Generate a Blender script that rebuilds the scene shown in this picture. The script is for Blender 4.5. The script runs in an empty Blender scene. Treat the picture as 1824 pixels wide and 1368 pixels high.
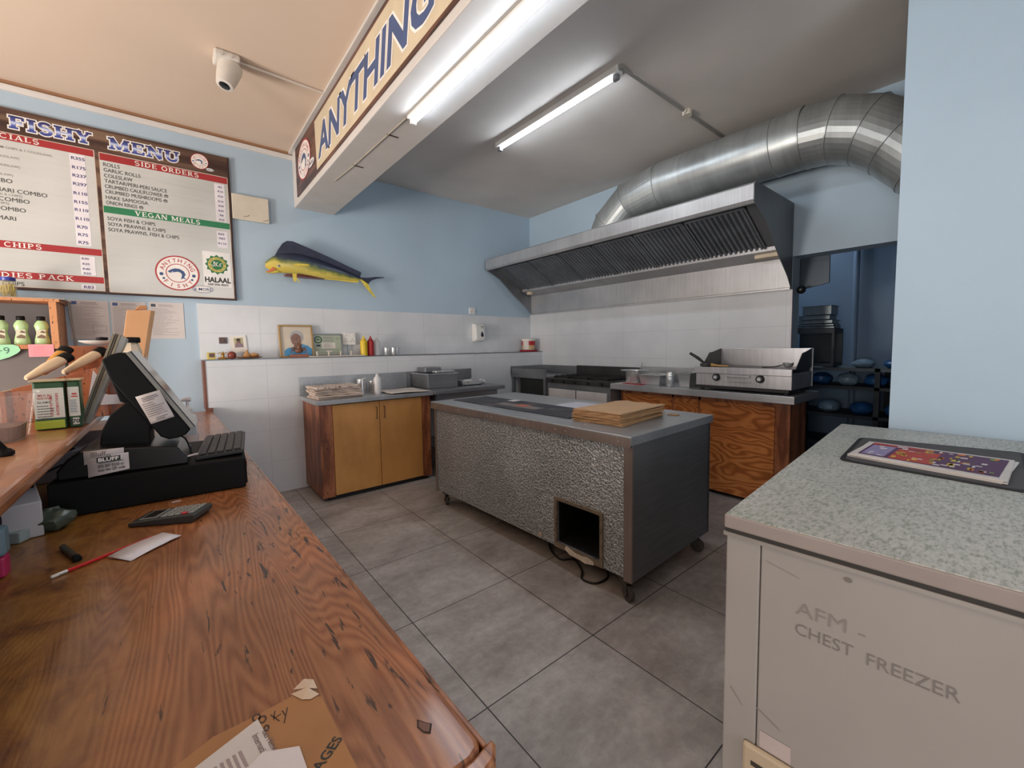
import bpy, bmesh, math, random
from mathutils import Vector, Matrix, Quaternion
random.seed(7)
S = bpy.context.scene
COL = S.collection
R = math.radians
PI = math.pi

# ---------------------------------------------------------------- camera
cam_d = bpy.data.cameras.new('camera'); cam = bpy.data.objects.new('camera', cam_d); COL.objects.link(cam)
YAW, PIT, ROL = R(39.86), R(-3.93), R(-0.76)
fw = Vector((math.sin(YAW)*math.cos(PIT), math.cos(YAW)*math.cos(PIT), math.sin(PIT)))
rt = Vector((math.cos(YAW), -math.sin(YAW), 0)); up = rt.cross(fw)
rt, up = rt*math.cos(ROL)+up*math.sin(ROL), up*math.cos(ROL)-rt*math.sin(ROL)
m3 = Matrix((rt, up, -fw)).transposed()
cam.matrix_world = Matrix.Translation((0, 0, 1.35)) @ m3.to_4x4()
cam_d.sensor_width = 36; cam_d.lens = 741.5/1824*36
cam_d.shift_x = (912-929.5)/1824; cam_d.shift_y = (666.8-684)/1824
cam_d.clip_start = 0.02
S.camera = cam

# ---------------------------------------------------------------- world, light, exposure
w = bpy.data.worlds.new('world'); S.world = w; w.use_nodes = True
bg = w.node_tree.nodes['Background']; bg.inputs[0].default_value = (0.80, 0.90, 1.0, 1); bg.inputs[1].default_value = 1.0
S.view_settings.view_transform = 'Standard'; S.view_settings.look = 'None'
S.view_settings.gamma = 1; S.view_settings.use_curve_mapping = False
S.view_settings.exposure = 0.97
try:
    S.cycles.sample_clamp_indirect = 6; S.cycles.max_bounces = 8; S.cycles.caustics_reflective = False; S.cycles.caustics_refractive = False
except Exception: pass

def area(name, loc, to, sx, sy, power, color, spread=180):
    d = bpy.data.lights.new(name, 'AREA'); d.shape = 'RECTANGLE'; d.size = sx; d.size_y = sy
    d.energy = power; d.color = color; d.spread = R(spread)
    o = bpy.data.objects.new(name, d); COL.objects.link(o); o.location = loc
    o.rotation_euler = (Vector(to)-Vector(loc)).to_track_quat('-Z', 'Y').to_euler()
    return o
# daylight through the shopfront openings (left wall and the wall behind the camera)
area('daylight_door', (-3.35, -0.45, 1.35), (0.6, 1.1, 3.0), 1.3, 1.7, 34, (1.0, 0.92, 0.84))
area('daylight_window', (-3.35, 2.65, 1.10), (0.9, 3.3, 2.4), 1.0, 1.3, 82, (1.0, 0.91, 0.82))
area('daylight_rear_door', (0.9, -2.85, 1.45), (1.2, 1, 1.4), 2.2, 1.8, 12, (0.86, 0.93, 1.0))
area('storeroom_lamp', (5.2, 1.9, 2.9), (5.2, 1.2, 0), 0.5, 0.3, 5, (0.8, 0.9, 1.0))

# ---------------------------------------------------------------- materials
def srgb(c):
    def f(v):
        v /= 255.0
        return v/12.92 if v <= 0.04045 else ((v+0.055)/1.055)**2.4
    return (f(c[0]), f(c[1]), f(c[2]), 1)
MATS = {}
class N:
    def __init__(s, name):
        s.m = bpy.data.materials.new(name); s.m.use_nodes = True; s.t = s.m.node_tree
        s.b = s.t.nodes['Principled BSDF']
    def n(s, typ, **kw):
        nd = s.t.nodes.new(typ)
        for k, v in kw.items():
            if k.startswith('_'): setattr(nd, k[1:], v)
            else: nd.inputs[k.replace('_', ' ')].default_value = v
        return nd
    def l(s, a, b): s.t.links.new(a, b)
    def coord(s, scale=(1, 1, 1), rot=(0, 0, 0), loc=(0, 0, 0), out='Object'):
        tc = s.n('ShaderNodeTexCoord'); mp = s.n('ShaderNodeMapping')
        mp.inputs['Scale'].default_value = scale; mp.inputs['Rotation'].default_value = rot; mp.inputs['Location'].default_value = loc
        s.l(tc.outputs[out], mp.inputs[0]); return mp.outputs[0]
    def ramp(s, fac, stops):
        r = s.n('ShaderNodeValToRGB'); e = r.color_ramp.elements
        while len(e) < len(stops): e.new(0.5)
        for i, (p, c) in enumerate(stops): e[i].position = p; e[i].color = c
        s.l(fac, r.inputs[0]); return r.outputs[0]
    def mix(s, fac, a, b, typ='MIX'):
        x = s.n('ShaderNodeMix', _data_type='RGBA', _blend_type=typ)
        if hasattr(fac, 'is_linked'): s.l(fac, x.inputs[0])
        else: x.inputs[0].default_value = fac
        for v, k in ((a, 6), (b, 7)):
            if hasattr(v, 'is_linked'): s.l(v, x.inputs[k])
            else: x.inputs[k].default_value = v
        return x.outputs[2]
    def bump(s, h, strength=0.2, dist=0.01):
        b = s.n('ShaderNodeBump', Strength=strength, Distance=dist); s.l(h, b.inputs['Height']); s.l(b.outputs[0], s.b.inputs['Normal'])
    def col(s, c):
        if hasattr(c, 'is_linked'): s.l(c, s.b.inputs['Base Color'])
        else: s.b.inputs['Base Color'].default_value = c
def plain(name, c, rough=0.5, metal=0.0, var=0.08, vscale=6, bump=0.0, bscale=60, coat=0, spec=None):
    if name in MATS: return MATS[name]
    k = N(name); c = srgb(c)
    no = k.n('ShaderNodeTexNoise', Scale=vscale, Detail=4); k.l(k.coord(), no.inputs['Vector'])
    d = tuple(max(0, v*(1-var)) for v in c[:3])+(1,); u = tuple(min(1, v*(1+var)) for v in c[:3])+(1,)
    k.col(k.ramp(no.outputs['Fac'], [(0.3, d), (0.7, u)]))
    k.b.inputs['Roughness'].default_value = rough; k.b.inputs['Metallic'].default_value = metal
    if coat: k.b.inputs['Coat Weight'].default_value = coat
    if spec is not None: k.b.inputs['Specular IOR Level'].default_value = spec
    if bump:
        n2 = k.n('ShaderNodeTexNoise', Scale=bscale, Detail=3); k.l(k.coord(), n2.inputs['Vector']); k.bump(n2.outputs['Fac'], bump, 0.003)
    MATS[name] = k.m; return k.m
def steel(name, c=(150, 152, 155), rough=0.34, stretch=(3, 3, 120), bumpy=0.04, blotch=0.22, metal=0.62):
    if name in MATS: return MATS[name]
    k = N(name); c = srgb(c)
    n1 = k.n('ShaderNodeTexNoise', Scale=1.0, Detail=5); k.l(k.coord(stretch), n1.inputs['Vector'])
    n2 = k.n('ShaderNodeTexNoise', Scale=3.0, Detail=4); k.l(k.coord(), n2.inputs['Vector'])
    lo = tuple(v*(1-blotch) for v in c[:3])+(1,); hi = tuple(min(1, v*(1+blotch)) for v in c[:3])+(1,)
    base = k.ramp(n2.outputs['Fac'], [(0.3, lo), (0.7, hi)])
    k.col(k.mix(0.25, base, n1.outputs['Fac'], 'OVERLAY'))
    mr = k.n('ShaderNodeMapRange'); mr.inputs['To Min'].default_value = rough-0.07; mr.inputs['To Max'].default_value = rough+0.12
    k.l(n2.outputs['Fac'], mr.inputs[0]); k.l(mr.outputs[0], k.b.inputs['Roughness'])
    k.b.inputs['Metallic'].default_value = metal
    k.bump(n1.outputs['Fac'], bumpy, 0.002)
    MATS[name] = k.m; return k.m
def wood(name, lo, mid, hi, scale=(1, 1, 1), rings=5.0, dist=6.0, rough=0.35, coat=0.0, bump=0.15, pores=True, dark=(60, 30, 14)):
    """grain runs along the local axis that has the small scale"""
    if name in MATS: return MATS[name]
    k = N(name); v = k.coord(scale)
    n0 = k.n('ShaderNodeTexNoise', Scale=1.1, Detail=3, Roughness=0.5); k.l(v, n0.inputs['Vector'])
    # contour lines of a soft noise = cathedral grain
    mul = k.n('ShaderNodeMath', _operation='MULTIPLY'); mul.inputs[1].default_value = rings*dist; k.l(n0.outputs['Fac'], mul.inputs[0])
    sn = k.n('ShaderNodeMath', _operation='SINE'); k.l(mul.outputs[0], sn.inputs[0])
    mr = k.n('ShaderNodeMapRange'); mr.inputs['From Min'].default_value = -1; k.l(sn.outputs[0], mr.inputs[0])
    n1 = k.n('ShaderNodeTexNoise', Scale=7, Detail=6, Roughness=0.7); k.l(v, n1.inputs['Vector'])
    f = k.mix(0.45, mr.outputs[0], n1.outputs['Fac'])
    c = k.ramp(f, [(0.22, srgb(lo)), (0.5, srgb(mid)), (0.78, srgb(hi))])
    nb = k.n('ShaderNodeTexNoise', Scale=0.9, Detail=2); k.l(k.coord((1.3, 1.3, 1.3)), nb.inputs['Vector'])
    c = k.mix(0.35, c, k.ramp(nb.outputs['Fac'], [(0.35, (0.25, 0.25, 0.25, 1)), (0.7, (0.8, 0.8, 0.8, 1))]), 'OVERLAY')
    h = f
    if pores:
        n3 = k.n('ShaderNodeTexNoise', Scale=26, Detail=2); k.l(v, n3.inputs['Vector'])
        p = k.ramp(n3.outputs['Fac'], [(0.62, (0, 0, 0, 1)), (0.70, (1, 1, 1, 1))])
        c = k.mix(p, c, srgb(dark))
    k.col(c); k.b.inputs['Roughness'].default_value = rough; k.b.inputs['Coat Weight'].default_value = coat
    k.b.inputs['Coat Roughness'].default_value = 0.18
    k.bump(h, bump, 0.004)
    MATS[name] = k.m; return k.m
def emit(name, c, s):
    if name in MATS: return MATS[name]
    k = N(name); k.col((1, 1, 1, 1)); k.b.inputs['Emission Color'].default_value = c; k.b.inputs['Emission Strength'].default_value = s
    MATS[name] = k.m; return k.m
def clear(name, c, alpha=0.25, rough=0.1):
    if name in MATS: return MATS[name]
    k = N(name); k.col(srgb(c)); k.b.inputs['Alpha'].default_value = alpha; k.b.inputs['Roughness'].default_value = rough
    MATS[name] = k.m; return k.m

# ---------------------------------------------------------------- mesh helpers
WO = {}
_fc = {}
def glyph_mesh(txt, off=0.0):
    key = (txt, off)
    if key in _fc: return _fc[key]
    cu = bpy.data.curves.new('t', 'FONT'); cu.body = txt; cu.size = 1; cu.offset = off; cu.resolution_u = 3
    o = bpy.data.objects.new('t', cu); COL.objects.link(o)
    dg = bpy.context.evaluated_depsgraph_get(); me = bpy.data.meshes.new_from_object(o.evaluated_get(dg))
    vs = [v.co.copy() for v in me.vertices]; fs = [tuple(p.vertices) for p in me.polygons]
    bpy.data.objects.remove(o); bpy.data.curves.remove(cu); bpy.data.meshes.remove(me)
    _fc[key] = (vs, fs); return _fc[key]
class MB:
    def __init__(s, M=None): s.v = []; s.f = []; s.M = M or Matrix.Identity(4); s.mi = []; s.cur = 0
    def add(s, vs, fs):
        b = len(s.v); s.v += [s.M @ Vector(v) for v in vs]; s.f += [tuple(i+b for i in f) for f in fs]; s.mi += [s.cur]*len(fs); return s
    def box(s, x0, x1, y0, y1, z0, z1, T=None):
        vs = [Vector((x, y, z)) for z in (z0, z1) for y in (y0, y1) for x in (x0, x1)]
        if T is not None: vs = [T @ v for v in vs]
        return s.add(vs, [(0, 2, 3, 1), (4, 5, 7, 6), (0, 1, 5, 4), (2, 6, 7, 3), (0, 4, 6, 2), (1, 3, 7, 5)])
    def quad(s, a, b, c, d): return s.add([a, b, c, d], [(0, 1, 2, 3)])
    def ring(s, rings, caps=True, closed=True):
        n = len(rings[0]); vs = [p for r in rings for p in r]; fs = []
        for i in range(len(rings)-1):
            for j in range(n if closed else n-1):
                k = (j+1) % n; fs.append((i*n+j, i*n+k, (i+1)*n+k, (i+1)*n+j))
        if caps: fs += [tuple(reversed(range(n))), tuple((len(rings)-1)*n+j for j in range(n))]
        return s.add(vs, fs)
    def tube(s, pts, r, seg=10, caps=True):
        pts = [Vector(p) for p in pts]; rs = r if isinstance(r, (list, tuple)) else [r]*len(pts); rings = []
        ref = None
        for i, p in enumerate(pts):
            a = pts[max(i-1, 0)]; b = pts[min(i+1, len(pts)-1)]; d = (b-a).normalized()
            if ref is None: ref = Vector((0, 0, 1)) if abs(d.z) < 0.9 else Vector((1, 0, 0))
            u = (ref-d*ref.dot(d)).normalized(); ref = u; w_ = d.cross(u)
            rings.append([p+(u*math.cos(2*PI*k/seg)+w_*math.sin(2*PI*k/seg))*rs[i] for k in range(seg)])
        return s.ring(rings, caps)
    def cyl(s, a, b, r, r2=None, seg=20): return s.tube([a, b], [r, r if r2 is None else r2], seg)
    def lathe(s, c, prof, seg=24, sx=1, sy=1, T=None):
        """prof: (radius, z) from bottom to top"""
        rings = []
        for r, z in prof:
            ring = [Vector((r*sx*math.cos(2*PI*k/seg), r*sy*math.sin(2*PI*k/seg), z)) for k in range(seg)]
            if T is not None: ring = [T @ p for p in ring]
            rings.append([p+Vector(c) for p in ring])
        return s.ring(rings)
    def prism(s, poly, ax, a, b):
        """poly of 2d points in the plane normal to axis ax ('x','y','z'), extruded a..b"""
        def P(p, t): return {'x': (t, p[0], p[1]), 'y': (p[0], t, p[1]), 'z': (p[0], p[1], t)}[ax]
        n = len(poly); vs = [P(p, a) for p in poly]+[P(p, b) for p in poly]
        fs = [tuple(range(n)), tuple(reversed(range(n, 2*n)))]+[(i, i+n, (i+1) % n+n, (i+1) % n) for i in range(n)]
        return s.add(vs, fs)
    def ball(s, c, r, sx=1, sy=1, sz=1, seg=16, rg=10, T=None):
        prof = [(max(r*math.sin(PI*i/rg), 1e-5), -r*math.cos(PI*i/rg)*sz) for i in range(rg+1)]
        return s.lathe(c, prof, seg, sx, sy, T)
    def text(s, txt, size, T, align='l', off=0.0, sx=1.0, fit=None):
        """T maps the text plane (x right, y up) into the thing; align l/c/r; fit = wanted width"""
        vs, fs = glyph_mesh(txt, off)
        if not vs: return s
        x0 = min(v.x for v in vs); x1 = max(v.x for v in vs)
        k = size
        if fit: sx = fit/((x1-x0)*k)
        dx = {'l': -x0, 'c': -(x0+x1)/2, 'r': -x1}[align]
        return s.add([T @ Vector(((v.x+dx)*k*sx, v.y*k, 0)) for v in vs], fs)
    def build(s, name, mat, parent=None, bevel=0.0, smooth=False, label=None, seg=2, origin=None):
        me = bpy.data.meshes.new(name)
        if parent is not None: org = WO[parent.name]
        elif origin is not None: org = Vector(origin)
        else:
            xs = [v.x for v in s.v]; ys = [v.y for v in s.v]
            org = Vector(((min(xs)+max(xs))/2, (min(ys)+max(ys))/2, min(v.z for v in s.v)))
        me.from_pydata([v-org for v in s.v], [], s.f); me.validate()
        ml = mat if isinstance(mat, (list, tuple)) else [mat]
        for q in ml: me.materials.append(q)
        if len(ml) > 1 and len(s.mi) == len(me.polygons): me.polygons.foreach_set('material_index', s.mi)
        bm = bmesh.new(); bm.from_mesh(me); bmesh.ops.recalc_face_normals(bm, faces=bm.faces); bm.to_mesh(me); bm.free()
        o = bpy.data.objects.new(name, me); COL.objects.link(o)
        if parent is not None: o.parent = parent
        else: o.location = org
        WO[o.name] = org
        if bevel:
            b = o.modifiers.new('bevel', 'BEVEL'); b.width = bevel; b.segments = seg; b.limit_method = 'ANGLE'; b.angle_limit = R(40)
        if smooth:
            me.polygons.foreach_set('use_smooth', [True]*len(me.polygons))
            try: me.set_sharp_from_angle(angle=R(38))
            except Exception: pass
        if label: o['label'] = label
        return o
def thing(name, label, cat, loc, group=None):
    o = bpy.data.objects.new(name, None); COL.objects.link(o); o.location = loc; o.empty_display_size = 0.05
    o['label'] = label; o['category'] = cat
    if group: o['group'] = group
    WO[o.name] = Vector(loc); return o
def tag(o, label, cat, group=None):
    o['label'] = label; o['category'] = cat
    if group: o['group'] = group
    return o
def struct(o): o['kind'] = 'structure'; return o
def dup(root, loc, label=None, rotz=None):
    r = root.copy(); COL.objects.link(r); r.location = loc; WO[r.name] = Vector(loc)
    if rotz is not None: r.rotation_euler = (0, 0, rotz)
    if label: r['label'] = label
    for ch in [o for o in S.objects if o.parent == root]:
        c = ch.copy(); COL.objects.link(c); c.parent = r
        for g in [o for o in S.objects if o.parent == ch]:
            d = g.copy(); COL.objects.link(d); d.parent = c
    return r
def curve_pts(P, n=6):
    """Catmull-Rom points through P"""
    P = [Vector(p) for p in P]; Q = [P[0]*2-P[1]]+P+[P[-1]*2-P[-2]]; out = []
    for i in range(1, len(Q)-2):
        a, b, c, d = Q[i-1:i+3]
        for k_ in range(n):
            u = k_/n; out.append(.5*((2*b)+(c-a)*u+(2*a-5*b+4*c-d)*u*u+(3*b-a-3*c+d)*u**3))
    return out+[P[-1]]
def TM(loc, xdir, ydir):
    """matrix that puts a text plane at loc with x along xdir and y along ydir"""
    x = Vector(xdir).normalized(); y = Vector(ydir).normalized(); z = x.cross(y)
    return Matrix.Translation(loc) @ Matrix((x, y, z)).transposed().to_4x4()

# serif lettering drawn with strokes ------------------------------------------------------------
def arc(cx, cy, rx, ry, a0, a1, n=12): return [(cx+rx*math.cos(R(a0+(a1-a0)*i/n)), cy+ry*math.sin(R(a0+(a1-a0)*i/n))) for i in range(n+1)]
TH, TN = 0.2, 0.09
GL = {
 'A': (.82, [([(.12, 0), (.40, 1)], TN), ([(.42, 1), (.70, 0)], TH), ([(.2, .32), (.6, .32)], TN)], [(.12, 0, .13), (.70, 0, .16)]),
 'C': (.78, [(arc(.42, .5, .32, .46, 45, 315), .15)], []),
 'D': (.82, [([(.16, 0), (.16, 1)], TH), (arc(.28, .5, .40, .45, 90, -90), .15)], [(.16, 0, .16), (.16, 1, .16)]),
 'E': (.72, [([(.18, 0), (.18, 1)], TH), ([(.18, .5), (.5, .5)], TN), ([(.18, .96), (.6, .96)], TN), ([(.18, .04), (.62, .04)], TN), ([(.62, .04), (.62, .25)], TN), ([(.6, .96), (.6, .78)], TN), ([(.5, .4), (.5, .6)], TN)], [(.18, 0, .15), (.18, 1, .15)]),
 'F': (.68, [([(.18, 0), (.18, 1)], TH), ([(.18, .5), (.5, .5)], TN), ([(.18, .96), (.6, .96)], TN), ([(.6, .96), (.6, .76)], TN), ([(.5, .4), (.5, .6)], TN)], [(.18, 0, .17), (.18, 1, .15)]),
 'G': (.86, [(arc(.42, .5, .32, .46, 45, 350), .15), ([(.70, .0), (.70, .42)], .14), ([(.5, .42), (.82, .42)], TN)], []),
 'H': (.88, [([(.17, 0), (.17, 1)], TH), ([(.70, 0), (.70, 1)], TH), ([(.17, .5), (.70, .5)], TN)], [(.17, 0, .16), (.17, 1, .16), (.70, 0, .16), (.70, 1, .16)]),
 'I': (.42, [([(.21, 0), (.21, 1)], TH)], [(.21, 0, .17), (.21, 1, .17)]),
 'K': (.86, [([(.18, 0), (.18, 1)], TH), ([(.22, .42), (.64, 1)], TN), ([(.34, .56), (.70, 0)], TH)], [(.18, 0, .16), (.18, 1, .16), (.64, 1, .13), (.70, 0, .14)]),
 'L': (.68, [([(.18, 0), (.18, 1)], TH), ([(.18, .04), (.58, .04)], TN), ([(.58, .04), (.58, .28)], TN)], [(.18, 0, .16), (.18, 1, .16)]),
 'M': (1.06, [([(.15, 0), (.15, 1)], .11), ([(.17, 1), (.52, .1)], TH), ([(.52, .1), (.84, 1)], TN), ([(.86, 0), (.86, 1)], TH)], [(.14, 0, .13), (.12, 1, .12), (.86, 0, .16), (.90, 1, .12)]),
 'N': (.90, [([(.15, 0), (.15, 1)], .11), ([(.17, 1), (.72, 0)], TH), ([(.74, 0), (.74, 1)], .11)], [(.14, 0, .13), (.10, 1, .12), (.74, 1, .13)]),
 'O': (.86, [(arc(.42, .5, .32, .46, 0, 360, 22), .16)], []),
 'P': (.76, [([(.18, 0), (.18, 1)], TH), (arc(.34, .73, .26, .23, 90, -90), .14), ([(.18, .96), (.36, .96)], TN), ([(.18, .5), (.36, .5)], TN)], [(.18, 0, .17), (.18, 1, .15)]),
 'R': (.84, [([(.18, 0), (.18, 1)], TH), (arc(.34, .74, .25, .22, 90, -90), .14), ([(.18, .96), (.36, .96)], TN), ([(.18, .52), (.36, .52)], TN), ([(.38, .5), (.66, 0)], .18)], [(.18, 0, .16), (.18, 1, .15), (.70, 0, .12)]),
 'S': (.68, [(arc(.33, .74, .23, .23, 30, 270), .14), (arc(.33, .27, .24, .25, 90, -150), .16)], []),
 'T': (.78, [([(.38, 0), (.38, 1)], TH), ([(.06, .96), (.70, .96)], TN), ([(.07, .96), (.07, .76)], TN), ([(.69, .96), (.69, .76)], TN)], [(.38, 0, .17)]),
 'U': (.86, [([(.17, 1), (.17, .35)], TH), (arc(.42, .35, .25, .3, 180, 360), .14), ([(.67, .35), (.67, 1)], .11)], [(.17, 1, .16), (.67, 1, .13)]),
 'V': (.84, [([(.14, 1), (.41, 0)], TH), ([(.41, 0), (.68, 1)], TN)], [(.14, 1, .16), (.68, 1, .12)]),
 'Y': (.82, [([(.14, 1), (.40, .45)], TH), ([(.68, 1), (.40, .45)], TN), ([(.40, 0), (.40, .5)], TH)], [(.14, 1, .16), (.68, 1, .12), (.40, 0, .17)]),
}
def serif_text(mb, txt, T, width, height, grow=0.0, clip=None):
    """bold serif capitals fitted into width x height with the baseline at T; grow thickens every stroke (for an outline)"""
    tot = sum(GL[c][0]+.07 if c in GL else .45 for c in txt); kx = width/tot; x = 0; cnt = [0]
    def P(a, b): return T @ Vector((a, b, (cnt[0] % 32)*2.2e-5))
    for c in txt:
        if c not in GL: x += .45; continue
        wd, strokes, serifs = GL[c]
        def q(px, py): return ((x+px)*kx, py*height)
        for pts, th in strokes:
            h = th*min(kx, height*1.05)/2*1.0+grow
            pp = [Vector(q(*p)) for p in pts]
            for i in range(len(pp)-1):
                a, b = pp[i], pp[i+1]; d = (b-a)
                if d.length < 1e-6: continue
                d.normalize(); nn = Vector((-d.y, d.x))*h
                e = d*(grow if len(pts) == 2 else h*0.25)
                qs = [a-e-nn, b+e-nn, b+e+nn, a-e+nn]
                if len(pts) == 2:  # keep stroke ends flat on the line
                    pass
                cnt[0] += 1; mb.add([P(v.x, v.y) for v in qs], [(0, 1, 2, 3)])
        for sx_, sy_, hw in serifs:
            cx, cy = q(sx_, sy_); hh = height*0.045+grow; cy += (height*0.045 if sy_ == 0 else -height*0.045)
            w2 = hw*kx+grow; cnt[0] += 1
            mb.add([P(cx-w2, cy-hh), P(cx+w2, cy-hh), P(cx+w2, cy+hh), P(cx-w2, cy+hh)], [(0, 1, 2, 3)])
        x += wd+.07
    return mb
def serif_words(txt, T, width, height, grow=0.0):
    """one mesh builder per word of a heading"""
    wl = lambda w_: sum(GL[c][0]+.07 if c in GL else .45 for c in w_)
    kx = width/wl(txt); x = 0; out = []
    for wd_ in txt.split(' '):
        out.append(serif_text(MB(), wd_, T @ Matrix.Translation((x*kx, 0, 0)), wl(wd_)*kx, height, grow)); x += wl(wd_)+.45
    return out
def disc(mb, T, cx, cy, rx, ry, n=40):
    mb.add([T @ Vector((cx+rx*math.cos(2*PI*i/n), cy+ry*math.sin(2*PI*i/n), 0)) for i in range(n)], [tuple(range(n))]); return mb
def annulus(mb, T, cx, cy, r0x, r0y, r1x, r1y, n=48):
    vs = []
    for i in range(n):
        a = 2*PI*i/n; vs += [T @ Vector((cx+r0x*math.cos(a), cy+r0y*math.sin(a), 0)), T @ Vector((cx+r1x*math.cos(a), cy+r1y*math.sin(a), 0))]
    mb.add(vs, [(2*i, 2*i+1, (2*i+3) % (2*n), (2*i+2) % (2*n)) for i in range(n)]); return mb
def rect(mb, T, x0, x1, y0, y1): mb.add([T @ Vector(p) for p in ((x0, y0, 0), (x1, y0, 0), (x1, y1, 0), (x0, y1, 0))], [(0, 1, 2, 3)]); return mb
def up_by(T, d): return T @ Matrix.Translation((0, 0, d))
def lines(mb, T, x0, x1, y_top, n, step, h, jitter=0.35, rnd=None):
    """rows of small print too fine to read"""
    rnd = rnd or random
    for i in range(n):
        x = x0; e = x1-(x1-x0)*rnd.random()*jitter
        while x < e:
            wd = (x1-x0)*(0.03+0.09*rnd.random()); rect(mb, T, x, min(x+wd, e), y_top-i*step-h, y_top-i*step); x += wd+(x1-x0)*0.015
    return mb
# ================================================================ SETTING
blue = plain('blue_wall_paint', (172, 192, 208), 0.6, var=0.05, vscale=1.2, bump=0.15, bscale=180)
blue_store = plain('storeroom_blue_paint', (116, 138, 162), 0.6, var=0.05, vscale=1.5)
cream = plain('cream_ceiling_paint', (214, 193, 174), 0.8, var=0.03, vscale=1)
kceil = plain('kitchen_ceiling_paint', (216, 209, 203), 0.75, var=0.07, vscale=1.6, bump=0.1, bscale=90)
white_paint = plain('beam_paint', (205, 200, 196), 0.6, var=0.04)
def tile_mat(name, c, grout, bw, bh, loc, plane):
    k = N(name); sep = k.n('ShaderNodeSeparateXYZ'); cb = k.n('ShaderNodeCombineXYZ'); g = k.n('ShaderNodeNewGeometry')
    k.l(g.outputs['Position'], sep.inputs[0])
    k.l(sep.outputs[{'x': 1, 'y': 0, 'z': 0}[plane]], cb.inputs[0]); k.l(sep.outputs[{'x': 2, 'y': 2, 'z': 1}[plane]], cb.inputs[1])
    mp = k.n('ShaderNodeMapping'); mp.inputs['Location'].default_value = (loc[0], loc[1], 0); k.l(cb.outputs[0], mp.inputs[0])
    br = k.n('ShaderNodeTexBrick', _offset=0.0, Scale=1.0); br.inputs['Mortar Size'].default_value = grout[1]; br.inputs['Brick Width'].default_value = bw
    br.inputs['Row Height'].default_value = bh; br.inputs['Mortar Smooth'].default_value = 0.3
    k.l(mp.outputs[0], br.inputs['Vector'])
    return k, br, mp.outputs[0]
def white_tiles(name, loc, plane):
    k, br, v = tile_mat(name, None, (None, 0.0014), 0.57, 0.3, loc, plane)
    no = k.n('ShaderNodeTexNoise', Scale=3, Detail=4); k.l(v, no.inputs['Vector'])
    base = k.ramp(no.outputs['Fac'], [(0.3, srgb((202, 205, 209))), (0.7, srgb((214, 216, 220)))])
    k.col(k.mix(br.outputs['Fac'], base, srgb((176, 178, 182))))
    k.b.inputs['Roughness'].default_value = 0.28; k.bump(br.outputs['Fac'], 0.15, -0.001); return k.m
tileA = white_tiles('white_wall_tile', (0.49, -0.0, 0), 'y'); tileB = white_tiles('white_wall_tile_side', (0.395, 0.01, 0), 'x')
# floor: grey concrete-look tiles 0.60 x 0.635
k, br, v = tile_mat('grey_floor_tile', None, (None, 0.0028), 0.60, 0.635, (0.37, 0.05), 'z')
st = k.n('ShaderNodeMapping'); st.inputs['Scale'].default_value = (1.0, 1.7, 1); k.l(v, st.inputs[0])
n1 = k.n('ShaderNodeTexNoise', Scale=2.2, Detail=8, Roughness=0.68, Distortion=0.3); k.l(st.outputs[0], n1.inputs['Vector'])
n2 = k.n('ShaderNodeTexNoise', Scale=22, Detail=5, Roughness=0.7); k.l(v, n2.inputs['Vector'])
f = k.mix(0.3, n1.outputs['Fac'], n2.outputs['Fac'])
base = k.ramp(f, [(0.36, srgb((136, 129, 125))), (0.5, srgb((162, 156, 152))), (0.64, srgb((188, 184, 181)))])
bt = k.mix(0.22, base, br.outputs['Color'], 'OVERLAY')
br.inputs['Color1'].default_value = (0.36, 0.36, 0.36, 1); br.inputs['Color2'].default_value = (0.62, 0.62, 0.62, 1)
k.col(k.mix(br.outputs['Fac'], bt, srgb((48, 46, 46))))
k.b.inputs['Roughness'].default_value = 0.42; k.bump(br.outputs['Fac'], 0.3, -0.002)
floor_m = k.m

XL, YN = -3.3, -2.8
def sbox(name, mat, *a, bevel=0, origin=None):
    return struct(MB().box(*a).build(name, mat, bevel=bevel, origin=origin or (0, 0, 0)))
sbox('floor', floor_m, XL-.2, 6.8, YN-.2, 4.89, -0.1, 0)
sbox('wall_back', blue, XL-.2, 4.3, 4.69, 4.89, 0, 3.35)
# wall_right with the doorless opening into the storeroom
mb = MB(); mb.box(4.10, 4.28, 1.28, 4.69, 0, 3.35); mb.box(4.10, 4.28, YN, 1.28, 2.08, 3.35); mb.box(4.10, 4.28, YN, 0.2, 0, 2.08)
struct(mb.build('wall_right', blue, origin=(0, 0, 0)))
sbox('wall_near_right', blue, 2.85, 3.05, YN, 0.425, 0, 3.35)
# wall_left and wall_front: with window openings for the daylight
mb = MB(); mb.box(XL-.2, XL, YN, -1.15, 0, 3.35); mb.box(XL-.2, XL, .25, 2.05, 0, 3.35); mb.box(XL-.2, XL, 3.25, 4.69, 0, 3.35); mb.box(XL-.2, XL, 2.05, 3.25, 0, 0.35); mb.box(XL-.2, XL, 2.05, 3.25, 1.85, 3.35); mb.box(XL-.2, XL, -1.15, .25, 0, 0.45); mb.box(XL-.2, XL, -1.15, .25, 2.3, 3.35)
struct(mb.build('wall_left', plain('shop_wall_cream', (214, 204, 190), 0.7), origin=(0, 0, 0)))
mb = MB(); mb.box(XL-.2, -0.3, YN-.2, YN, 0, 3.35); mb.box(2.1, 4.3, YN-.2, YN, 0, 3.35); mb.box(-0.3, 2.1, YN-.2, YN, 2.4, 3.35)
struct(mb.build('wall_front', plain('shop_wall_cream', (214, 204, 190), 0.7), origin=(0, 0, 0)))
sbox('ceiling', cream, XL-.2, 1.0, YN-.2, 4.69, 3.265, 3.45)
struct(MB().box(1.375, 4.3, YN-.2, 4.69, 3.205, 3.45).build('ceiling', kceil, origin=(0, 0, 0)))
sbox('trim_10', white_paint, 1.0, 1.375, YN, 4.69, 2.745, 3.45, bevel=0.006)
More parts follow.
